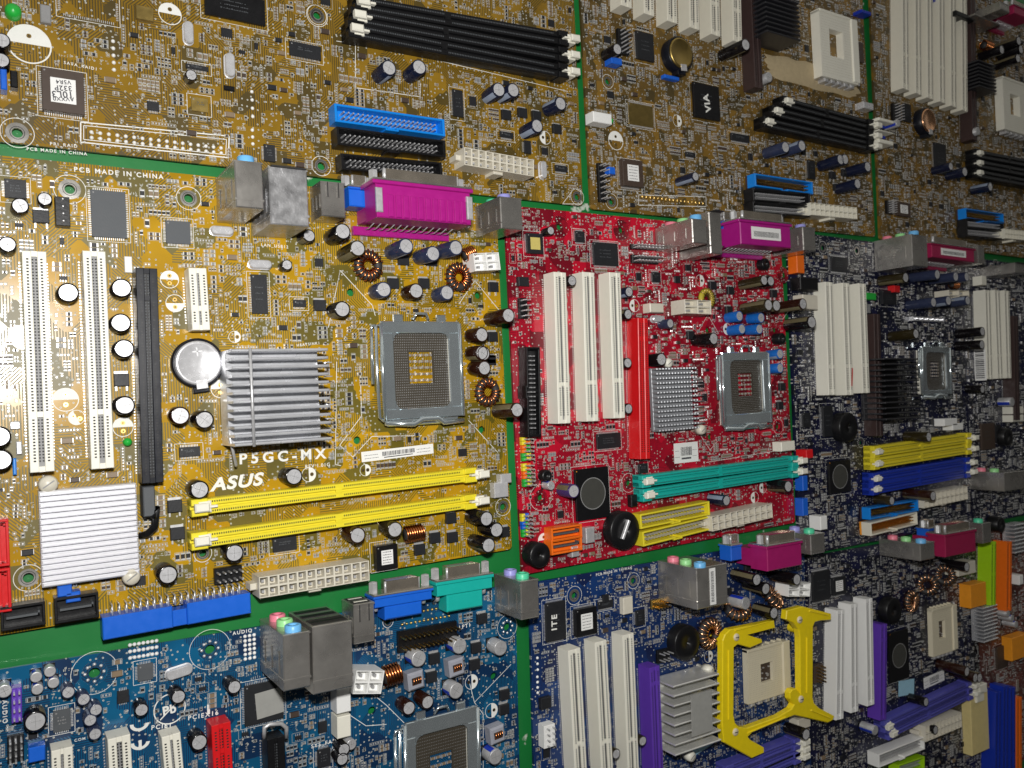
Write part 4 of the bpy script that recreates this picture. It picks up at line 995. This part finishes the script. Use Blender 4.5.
lx,ly = C0.at(598,560,0); C0.silk.ring(lx,ly,.03,6.2,6.7,40,'silk'); C0.silk.line([(lx-4,ly-4),(lx+5,ly+4)],.5,.03,'silk')
for cx,cy in ((492,612),(494,678)):   # the two arcs of the conformity mark
    lx,ly = C0.at(cx,cy,0)
    for i in range(12):
        t = math.pi*(1+i/12)-.1; t2 = math.pi*(1+(i+1)/12)-.1; C0.silk.quad([(lx+r*math.cos(q)*1.0,ly+r*math.sin(q)*.8,.03) for r,q in ((2.4,t),(3.9,t),(3.9,t2),(2.4,t2))],'silk')
    C0.silk.box(lx-.6,lx+.6,ly-3.2,ly+(1 if cy>650 else -2),.028,.031,'silk')
    C0.keep(lx,ly,4.5,4.5)
C0.silk.box(*[C0.at(730,560)[0],C0.at(730,560)[0]+1.2,C0.at(730,580)[1],C0.at(730,545)[1]],.028,.032,'silk')
K(0,0,1)
pci(62,749,66,880,'ivory',7.6,10,key=.4); pci(119,737,126,860,'ivory',8.6,11); pci(171,735,177,800,'ivory',7.6,10); pci(221,724,228,860,'red',8.2,11,key=.8)
K(*K13); header(855,298,905,385,3,6,3,None,0,'tin'); header(40,490,78,605,2,4,9,'purple',6); header(25,660,85,740,3,4,8); cap(15,500,5,8,'can'); blk(100,700,160,740,6,'blue','jumper_cap')
header(450,325,560,375,7,3,2,None,0,'tin')
K(*K14)
# port stack
ports(147,292,242,465,36,'dull_tin',((8,'jack_pink'),(19,'jack_green'),(31,'jack_blue')))
ports(247,263,386,466,34,'chip_grey' if False else 'dull_tin',(),'network_port_block','lan')
ports(388,188,461,310,16,'dull_tin',(),'usb_port_block','usb')
dsub(455,162,662,212,2,12,'blue','vga_port',sl=.55)
dsub(668,112,868,186,2,12,'teal','serial_port',sl=.55)
ports(958,108,1022,228,27,'dull_tin',((8,'jack_lilac'),(20,'jack_mint')),'keyboard_mouse_port')
header(545,205,720,240,12,2,2,None,0,'gold'); header(540,280,742,312,13,2,9,'black',2.5,'gold'); hole(505,245,1.5,3)
power(392,452,488,452,2,2,11,13,'white',clip=False); coil(530,432,9,5,6,.1,'copper','ferrite')
cube_coil(603,447); cube_coil(742,402); cube_coil(882,632)
for a in ((612,372),(752,328),(890,335),(738,480),(872,705)): cap(*a,8,9,'can')
cap(578,540,7,10,'brown'); cap(640,520,7,10,'brown')
for a in ((665,372),(655,435),(808,335),(803,392),(905,495),(903,545),(828,235)): mosfet(*a)
blk(330,478,380,550,9,'white','fan_connector'); blk(332,572,380,635,9,'ivory','fan_connector'); chip(268,590,298,620,'h',1.5); chip(265,685,310,735,'4',1.6)
hole(912,262,2.2,4.6,'mask_blue',dots=8,outer=6.5); hole(866,430,2,0); hole(450,548,2,0); half(790,450,4,-HP); half(858,548,4,-HP)
text('SYS_FAN',243,677,328,655,bold=.02); text('LPT1',748,272,784,262,space=1.2)
sline([(390,440),(500,530),(560,590)]); sline([(370,560),(430,600),(500,595)]); sline([(925,390),(800,520)]); sline([(780,440),(800,520),(830,560),(830,744)])
K(0,0,1); pci(276,738,280,860,'black',8,10); K(*K14); wire([(82,640,11),(84,605,12),(100,595,12),(140,592,12),(158,606,12),(158,640,11)],1.0,'tin','slot_latch')
cap(355,680,6,9,'black'); cap(380,665,5,9,'can'); cap(352,715,6,9,'black')
K(0,0,1); lga((405,722,481,835))
K(*K14); bare(500,500,560,600); bare(800,400,860,520); bare(380,540,480,640); bare(880,370,930,480)
K(*K13); bare(380,590,460,650); bare(120,340,240,400); bare(600,330,700,390)
finish(C0, 520, 21, -.05)
# ================================================================ deep blue board, bottom row
C1 = Board('deep blue motherboard carrying a yellow plastic cooler frame round its cpu socket, bottom row','mask_deep_blue',(529,583),0.0,(0,240,-200,0))
use(C1); K(*K15)
chip(162,190,234,312,'4',2,'chip'); chip(268,212,344,292,'4',3.5,'black','sticker'); chip(365,160,385,182,'',2); chip(480,215,512,262,'v',1.6); chip(345,185,400,200,'h',1)
hole(262,160,2,5.5); hole(470,108,2,5); text('PCB MADE IN TAIWAN',338,92,464,66,bold=.03)
pci(262,350,287,800); pci(355,322,380,800); pci(452,297,472,800); pci(545,412,560,800,'purple',8,11,key=.85)
round_black(662,328,11,8,'black','battery_holder')
hs,w2,h2 = fins(612,480,780,672,20,8,'jelly','x',1.0)
k = MB(); k.box(-w2*.3,w2*.6,-h2*.6,h2*.6,20,20.6,'clear_tape'); part('sticker', k, hs)
push_pin(745,427,3.4,12); push_pin(680,730,3.4,12); toroid(750,297,6.6,3.0,18,'ferrite','copper_light'); toroid(862,228,6.6,2.8,16,'ferrite','copper_light',tilt=(.9,0),h=6); toroid(968,186,6.6,2.8,16,'ferrite','copper_light',tilt=(.9,0),h=6)
header(155,622,196,690,2,4,9,'white',6); header(122,372,142,430,1,3,2,None,0); header(122,440,142,510,1,4,2,None,0); blk(145,525,182,555,3,'chip','inductor'); header(535,178,585,200,5,2,8,'brass',2,'gold')
cap(505,675,6,10,'olive'); cap(410,722,6,9,'olive'); blk(435,170,470,222,4,'nylon','fan_connector'); half(735,375,4,-HP); header(555,355,600,390,3,2,7,'black',2)
K(0,0,1); barcode(684,753,712,735,12,.3,'label_blue','blue_sticker',False)
K(*K15)
ports(692,66,804,188,34,'dull_tin',((8,'jack_pink'),(19,'jack_green'),(31,'jack_blue')),sticker=(5,22))
K(*K10)
dsub(738,468,776,510,2,12,'blue','vga_port',sl=.55); dsub(851,470,970,527,14,28,'berry','parallel_port',flange=False)
K(*K12); ports(128,692,190,765,27,'dull_tin',((8,'jack_lilac'),(20,'jack_mint')),'keyboard_mouse_port')
K(*K16); cap(60,100,8,20,'black'); cap(92,130,8,18,'black'); cap(200,108,8,22,'black'); cap(20,190,8,14,'can'); cap(120,220,8,16,'black'); power(172,140,248,140,2,2,9.6,12,'white',clip=False); cap(235,655,8,17,'black'); mosfet(30,60); mosfet(55,60); mosfet(-40,150); hole(330,62,2,4.5)
pga((24,356,172,500),col='beige_socket',core='brown_chip',h=4.5)
# yellow plastic frame screwed round the socket
def frame():
    """one moulded piece: outline of the retention frame, 4.5 mm thick, chamfered, standing on four feet"""
    H = 14; K(700,590,3.1605)
    ol = [(238,120),(150,142),(196,156),(198,166),(160,183),(120,172),(108,182),(107,395),(112,420),(125,434),(150,436),(250,400),(290,376),(298,362),(285,345),(284,326),(292,315),(304,312),(318,328),(316,150),(312,125),(298,106),(272,93),(275,65),(325,52),(415,75),(415,95),(382,97),(364,102),(358,116),(357,340),(362,358),(378,374),(425,398),(420,412),(405,420),(345,406),(300,396),(240,420),(165,452),(152,464),(160,474),(203,498),(203,515),(165,532),(76,482),(70,430),(72,160),(80,140),(95,125),(235,97)]
    P = [Vector(cur.at(a_,b_,H)) for a_,b_ in ol]; n = len(P)
    area = sum(P[q].x*P[(q+1)%n].y-P[(q+1)%n].x*P[q].y for q in range(n))
    if area < 0: P.reverse()
    In = []
    for q in range(n):
        d1 = (P[q]-P[q-1]).normalized(); d2 = (P[(q+1)%n]-P[q]).normalized(); nn = Vector((-(d1+d2).y,(d1+d2).x))
        nn = nn.normalized() if nn.length > .2 else Vector((-d1.y,d1.x)); In.append(P[q]+nn*.55)
    ov,oe,of,_,_,_ = delaunay_2d_cdt(In, [(q,(q+1)%n) for q in range(n)], [], 1, 1e-5)
    m = MB(); m.add([(v.x,v.y,H) for v in ov], [tuple(f) for f in of], 'deep_yellow')
    m.add([(v.x,v.y,H-4.5) for v in ov], [tuple(f[::-1]) for f in of], 'deep_yellow')
    vs = [(v.x,v.y,H) for v in In]+[(v.x,v.y,H-.5) for v in P]+[(v.x,v.y,H-4.5) for v in P]
    m.add(vs, [(n+q,n+(q+1)%n,(q+1)%n,q) for q in range(n)]+[(2*n+q,2*n+(q+1)%n,n+(q+1)%n,n+q) for q in range(n)], 'deep_yellow')
    for a_,b_ in ((88,170),(88,430),(336,130),(336,345)): x,y = cur.at(a_,b_,H); m.lathe([(3.2,.2),(2.8,H-4.5)],16,'deep_yellow',x,y)
    for pa,pb in (((90,190),(90,410)),((337,150),(337,325)),((150,452),(270,402)),((110,128),(215,100)),((345,66),(405,80)),((350,380),(410,405))):   # stiffening ribs
        (ax,ay),(bx,by) = cur.at(*pa,H),cur.at(*pb,H); l = math.hypot(bx-ax,by-ay); m.box(-l/2,l/2,-.45,.45,H-.2,H+.7,'deep_yellow',.3,T=T3((ax+bx)/2,(ay+by)/2,0,rz=math.atan2(by-ay,bx-ax)))
    f = part('cooler_frame', m, C1.o)
    for a_,b_ in ((318,95),(322,346),(118,150),(115,450)):
        x,y = cur.at(a_,b_,15); part('screw', MB().lathe([(2.4,H-4),(2.4,H+.6),(1.9,H+1.1),(0,H+1.1)],16,'beige').box(-1.6,1.6,-.25,.25,H+1.1,H+1.14,'hole'), f, (x,y,0))
frame(); K(0,0,1)
for dy in (0,9,18): dimm(725,772+dy,800,742+dy*.8,'mauve',left=False)
K(*K16); blk(205,600,250,622,8,'nylon','fan_connector')
K(*K15); bare(250,80,340,150)
use(C1); K(*K15); text('ITE',200,282,200,228,h=2.06,bold=.03)
finish(C1, 600, 31, .08)
# ================================================================ navy board, middle row
B2 = Board('dark navy motherboard with two yellow and two blue memory slots, middle row third from left','mask_navy',(799,556),0.3,(0,232,0,236))
use(B2); K(*K11)
blk(70,228,104,308,8,'orange','drive_connector'); blk(85,322,162,380,9,'black','jumper_cap'); blk(96,396,160,460,9,'nylon','power_connector'); cap(140,510,9,22,'black')
chip(215,235,285,305,'4',1.6); hole(180,200,2,5); hole(322,213,2,5)
K(0,0,1); pci(829,282,832.5,395); pci(846,283,850,395,'ivory'); pci(862.5,283.5,866.5,393); 
barcode(852,386,852.5,368,1.2,11.1,'red','sticker_mark',False); pci(877,314,880,436,'dark_brown',8,11,key=.8)
K(*K11); 
for a in ((660,312,'slate'),(738,320,'slate'),(782,320,'slate'),(645,430,'slate'),(712,428,'slate'),(790,425,'slate'),(528,322,'olive'),(572,562,'olive'),(852,552,'black'),(848,605,'black')): cap(a[0],a[1],8,22,a[2])
ports(552,142,622,282,32,'dull_tin',((30,'jack_blue'),(19,'jack_green'),(8,'jack_pink')))
dsub(630,180,822,262,12,27,'crimson','parallel_port',sticker=1); ports(830,188,860,268,27,'dull_tin',((8,'jack_mint'),),'keyboard_mouse_port')
chip(430,378,490,440,'',3); blk(362,388,405,420,6,'green','jumper_cap'); blk(480,358,505,388,6,'red','jumper_cap'); power(710,400,795,402,2,2,9,13,'nylon',clip=False); coil(742,355,9,3,7,0)
header(560,488,690,512,6,1,6,'silver',4,'silver','heatsink_clip')
K(0,0,1); hs,w2,h2 = fins(884,358,921,418,22,12,'fin_dark','x',1.2); lga((922,345,952,398),lever=True)
K(*K12)
chip(180,150,226,278,'v',2,'chip'); round_black(290,240,11,9,'black','battery_holder'); chip(205,385,300,508,'',2,'black','lens')
chip(95,180,130,240,'v',1.5); hole(340,305,2,4)
dimm(390,345,800,285,'yellow',w_=8); dimm(390,395,800,330,'yellow',w_=8); dimm(385,458,795,388,'royal',w_=8); dimm(385,502,795,428,'royal',w_=8)
cap(625,285,8,20,'olive'); cap(645,525,8,24,'brown'); cap(470,552,7,14,'olive'); cap(850,80,7,14,'black')
ide(378,604,582,568,9,9,'sky_blue',inner='dark_brown'); ide(382,670,578,622,10,10,'cream',inner='amber'); power(605,552,788,515,10,2,11,12,'nylon')
for a in ((725,225,770,250),(690,205,745,232)): blk(*a,9,'white','fan_connector')
blk(95,445,118,505,7,'blue','drive_connector'); blk(95,540,120,610,7,'blue','drive_connector'); blk(170,615,200,668,10,'white','fan_connector'); chip(845,225,905,330,'',2,'brown_chip'); hole(345,680,2,4.5)
K(*K11); bare(380,450,440,760)
finish(B2, 420, 41, .2)
# ================================================================ second navy board
B3 = Board('dark motherboard with ivory slots wearing a barcode sticker, middle row at the right edge','mask_navy',(972,525),0.2,(0,244,0,236))
use(B3); K(*K11)
pci(872,378,882,752); pci(912,378,925,750); pci(952,380,962,748); K(0,0,1); pci(1016,316,1018,420,'dark_brown',8,11)
K(*K11); x,y = B3.at(838,690,9); k = MB(); k.box(-.1,.1,-14,14,-5,5,'white')
for i in range(14): k.box(-.2,-.1,-12+i*1.75,-12+i*1.75+random.uniform(.5,1.2),-4,3.5,'ink')
part('barcode_sticker', k, B3.o, (B3.at(838,690,5)[0],y,5.5))
ports(985,262,1040,310,30,'dull_tin',(),'network_port_block','lan'); hole(905,270,2,4.5); hole(935,285,2,4.5); blk(845,318,868,358,8,'ivory','fan_connector')
K(*K12); cap(975,135,8,12,'can'); blk(975,155,1024,182,9,'ivory','fan_connector'); blk(975,190,1024,215,9,'ivory','fan_connector'); round_black(960,280,8,8,'black'); 
chip(905,230,930,300,'v',1.5)
finish(B3, 260, 51, .1)
# ================================================================ rust coloured boards, top row
def socket_side(b): pass
A1 = Board('brown-gold motherboard with a tan smeared patch beside its ivory socket, top row','mask_rust',(591,209),1.7,(0,288,0,244))
use(A1); K(*K3)
for bx,by,tx in ((165,22,150),(243,50,225),(322,75,300),(398,97,375),(470,120,445),(545,143,518)): pci(bx-16,by-420,bx-6,by,'cream')
pci(590,-150,612,300,'dark_brown',8,11,key=.8)
battery(348,180,10,'brass',8); cap(570,152,8,22,'black'); cap(645,262,7,12,'can')
chip(192,103,255,212,'v',2,'chip'); chip(386,278,480,414,'',2,'black'); chip(163,348,252,438,'4',.4,'brass','nolabel','unpopulated_footprint'); chip(516,452,580,488,'h',1.6); chip(145,540,218,640,'4',4,'brown_chip','sticker')
header(62,555,92,690,2,7,8); blk(100,568,122,595,7,'blue','jumper_cap'); header(130,95,170,190,2,6,7); cap(128,165,7,12,'black'); blk(108,192,145,222,7,'blue','jumper_cap'); blk(290,252,340,275,4,'blue','jumper_cap')
chip(362,517,395,538,'h',1.5); cap(392,600,6,16,'navy'); half(122,480,6,0); half(332,412,4,-HP); hole(95,278,2,4.5); hole(108,688,2,5)
blk(45,378,110,425,8,'white','fan_connector'); x,y = A1.at(110,410,7); part('indicator_light', MB().lathe([(2.2,0),(2.2,5),(1,7),(0,7.2)],14,'green'), A1.o, (x,y,0))
blk(0,108,46,150,12,'ivory','slot_latch') if False else None
dimm(690,345,1000,428,'black',w_=7,h=9); dimm(655,378,1000,464,'black',w_=7,h=9); dimm(625,415,1000,500,'black',w_=7,h=9)
pga((815,30,950,290),hole=(.25,.25,.63,.66)); hs,w2,h2 = fins(632,-30,755,140,22,9,'fin_dark','x',1.3)
x,y,w_,h_ = rect(632,170,960,345,.5); m = MB(); 
rg = random.Random(4); n = 40
pts = [(w_/2*(.86+.14*rg.random())*max(-1,min(1,1.25*math.cos(2*math.pi*i/n))), h_/2*(.8+.2*rg.random())*max(-1,min(1,1.25*math.sin(2*math.pi*i/n)))) for i in range(n)]
m.add([(a,b,.35) for a,b in pts]+[(a*1.03,b*1.03,.02) for a,b in pts]+[(a*.5,b*.5,.7) for a,b in pts],[(i,(i+1)%n,n+(i+1)%n,n+i)[::-1] for i in range(n)]+[(i,(i+1)%n,2*n+(i+1)%n,2*n+i) for i in range(n)]+[tuple(range(2*n,3*n))],'goop',True)
part('residue_patch', m, A1.o, (x,y,0)); A1.keep(x,y,w_/2,h_/2)
for a in ((705,503),(760,498),(890,545),(908,545),(982,568),(948,628)): cap(*a,8,18,'slate' if a[0]<800 else 'navy')
ide(598,613,796,642,9,9,'sky_blue',inner='dark_brown'); ide(592,662,786,680,9,9,'black'); ide(592,706,786,722,8,9,'black')
power(788,712,946,728,10,2,9,12,'cream'); chip(778,545,805,612,'v',1.6); header(205,668,425,698,17,2,2.5,None,0,'gold'); sline([(200,665),(430,672),(430,705),(200,700),(200,665)],.4)
for a in ((865,598),(905,590),(878,640)): mosfet(*a)
chip(945,140,970,215,'v',2,'brown_chip'); blk(968,345,1003,375,8,'silver','jumper_cap'); blk(962,30,995,52,8,'royal','jumper_cap')
blk(1,10,2,12,1,'white','x') if False else None
K(*K3); text('VIA',448,382,436,318,h=2.06,bold=.03,space=1.1)
finish(A1, 800, 61, .24)
A2 = Board('brown-gold motherboard with six pale slots lit from the side, top row at right','mask_rust',(880,239),.5,(0,290,0,244))
use(A2); K(*K4)
for rx,by,ty in ((485,408,-10),(543,430,0),(597,450,8),(652,468,28),(704,487,50),(755,507,74)): pci(rx-4,ty-170 if rx>600 else -200,rx,by,'cream')
pci(790,-60,800,640,'dark_brown',8,11); battery(592,550,10,'copper_light',8); chip(615,650,672,800,'v',2); pga((925,350,1060,625),hole=(.25,.28,.6,.68))
hs,w2,h2 = fins(815,270,900,420,20,8,'fin_dark','x',1.4); 
for i in range(3): dimm(800,700+i*45,1120,760+i*45,'black',w_=7,h=9)
header(425,470,465,560,2,6,7); cap(450,560,6,12,'can'); chip(475,470,510,560,'v',2)
blk(362,535,428,565,12,'ivory','fan_connector'); blk(362,590,428,612,12,'ivory','fan_connector'); blk(362,632,428,665,12,'ivory','fan_connector'); blk(372,570,390,586,9,'royal','jumper_cap'); blk(372,618,392,634,9,'royal','jumper_cap')
cap(815,600,7,14,'can')
ports(915,5,958,60,32,'dull_tin',(),'audio_port_block'); dsub(975,20,1060,95,12,27,'crimson','parallel_port'); blk(800,60,915,115,20,'dull_tin','network_port_block'); coil(870,205,12,4,8,0,'copper')
for a in ((1000,180),(1010,225),(1000,265),(925,225)): cap(*a,8,20,'black')
blk(715,45,795,100,14,'black','power_connector'); blk(600,-10,640,15,8,'royal','jumper_cap')
K(*K11); chip(492,5,550,72,'v',3,'brown_chip','sticker'); header(450,0,478,60,2,6,7)
ide(780,55,940,78,9,9,'sky_blue',inner='dark_brown'); ide(785,95,940,112,9,9,'black'); ide(785,130,940,145,9,9,'black'); power(945,140,1040,150,8,2,9,12,'cream')
K(*K4); cap(690,760,7,16,'navy')
K(0,0,1)
for a in ((965,171,975,176),(990,186,1000,190)): cap(a[0],a[1],8,16,'navy')
finish(A2, 650, 71, .2)
# ================================================================ bottom right boards
C2 = Board('dark blue motherboard, bare beige socket beside purple slot, bottom row third from left','mask_navy',(806,557),-.4,(0,228,-216,0))
use(C2); K(*K16)
pci(356,212,352,598,'white'); pci(403,190,405,572,'white'); pci(455,172,462,548,'white'); pci(508,262,505,600,'purple',8,11,key=.85)
chip(256,80,320,172,'4',2); chip(327,100,374,152,'4',2.5,'chip','sticker'); chip(526,295,598,448,'',2,'black','lens'); pga((676,212,762,352),hole=(.28,.28,.55,.66),core='brown_chip',col='beige_socket',h=4.5)
toroid(614,182,5.5,2.4,16,'ferrite','copper_light'); toroid(690,122,6,2.4,14,'ferrite','copper_light',tilt=(.9,0),h=6); toroid(752,96,6,2.4,14,'ferrite','copper_light',tilt=(.9,0),h=6)
barcode(560,490,614,480,12,.3,'label_blue','blue_sticker',False); barcode(648,472,720,440,9)
K(*K12); dimm(560,0,561,1,'yellow') if False else None
K(*K16); 
dimm(505,625,815,478,'mauve',w_=8); dimm(520,650,818,505,'mauve',w_=8); power(655,650,782,598,10,2,12,12,'nylon'); cap(690,635,7,14,'black'); cap(655,538,7,14,'black')
ide(490,745,652,680,10,10,'white'); ide(560,780,652,748,9,9,'lime'); cap(478,635,7,12,'can'); header(262,410,296,462,2,5,8,'brown_chip',4,'gold'); round_black(545,215,10,8,'black','battery_holder'); cap(800,430,8,24,'brown'); cap(830,445,8,20,'brown')
K(*K12); ports(588,730,650,790,34,'dull_tin',((8,'jack_pink'),(19,'jack_green'),(31,'jack_blue'))); dsub(622,668,664,700,2,12,'blue','vga_port',sl=.55); K(0,0,1); dsub(944,535,977,551,14,28,'crimson','parallel_port',flange=False); K(*K12); ports(850,645,888,722,27,'dull_tin',((20,'jack_mint'),),'keyboard_mouse_port')
K(*K16); cap(800,60,8,20,'black'); blk(770,50,832,80,12,'nylon','power_connector')
finish(C2, 380, 81, .22)
C3 = Board('reddish brown motherboard crowded with lime, orange and blue slots at the right edge, bottom row','mask_maroon',(970,531),-.4,(0,244,-216,0))
use(C3); K(*K16)
pci(895,-30,893,195,'lime',8,12,key=.5); pci(950,-30,948,215,'orange',9,12,key=.5); blk(812,125,870,192,10,'amber','ribbon_cable_header')
hs,w2,h2 = fins(858,205,912,312,12,10,'fin','x',1.2); pci(938,480,935,800,'royal',9,12); pci(912,500,908,800,'royal',9,12); pci(985,520,985,800,'orange',9,12); pci(962,485,962,800,'royal',9,12)
blk(812,512,880,700,8,'pale_yellow','expansion_slot'); chip(905,345,945,410,'v',2,'brown_chip'); blk(958,312,1020,372,9,'amber','ribbon_cable_header'); cap(845,450,8,16,'brown')
for a in ((945,225),(960,240),(975,262)): cap(*a,6,12,'can')
blk(985,90,1000,120,12,'white','sticker_tag')
K(*K12); hs,w2,h2 = fins(985,650,1040,760,12,8,'fin','x',1.4); round_black(930,650,7,10,'black'); ports(940,432,1030,498,30,'dull_tin',((8,'jack_pink'),(19,'jack_green')),'audio_port_block')
K(*K16)
for a in ((860,490),(850,520)): blk(a[0]-15,a[1]-12,a[0]+12,a[1]+10,10,'ivory','slot_latch')
finish(C3, 300, 91, .1)
for o in list(bpy.data.objects):
    if not o.users_collection: bpy.data.objects.remove(o)
print('objects', len(bpy.data.objects), 'polys', sum(len(o.data.polygons) for o in bpy.data.objects if o.type=='MESH'))
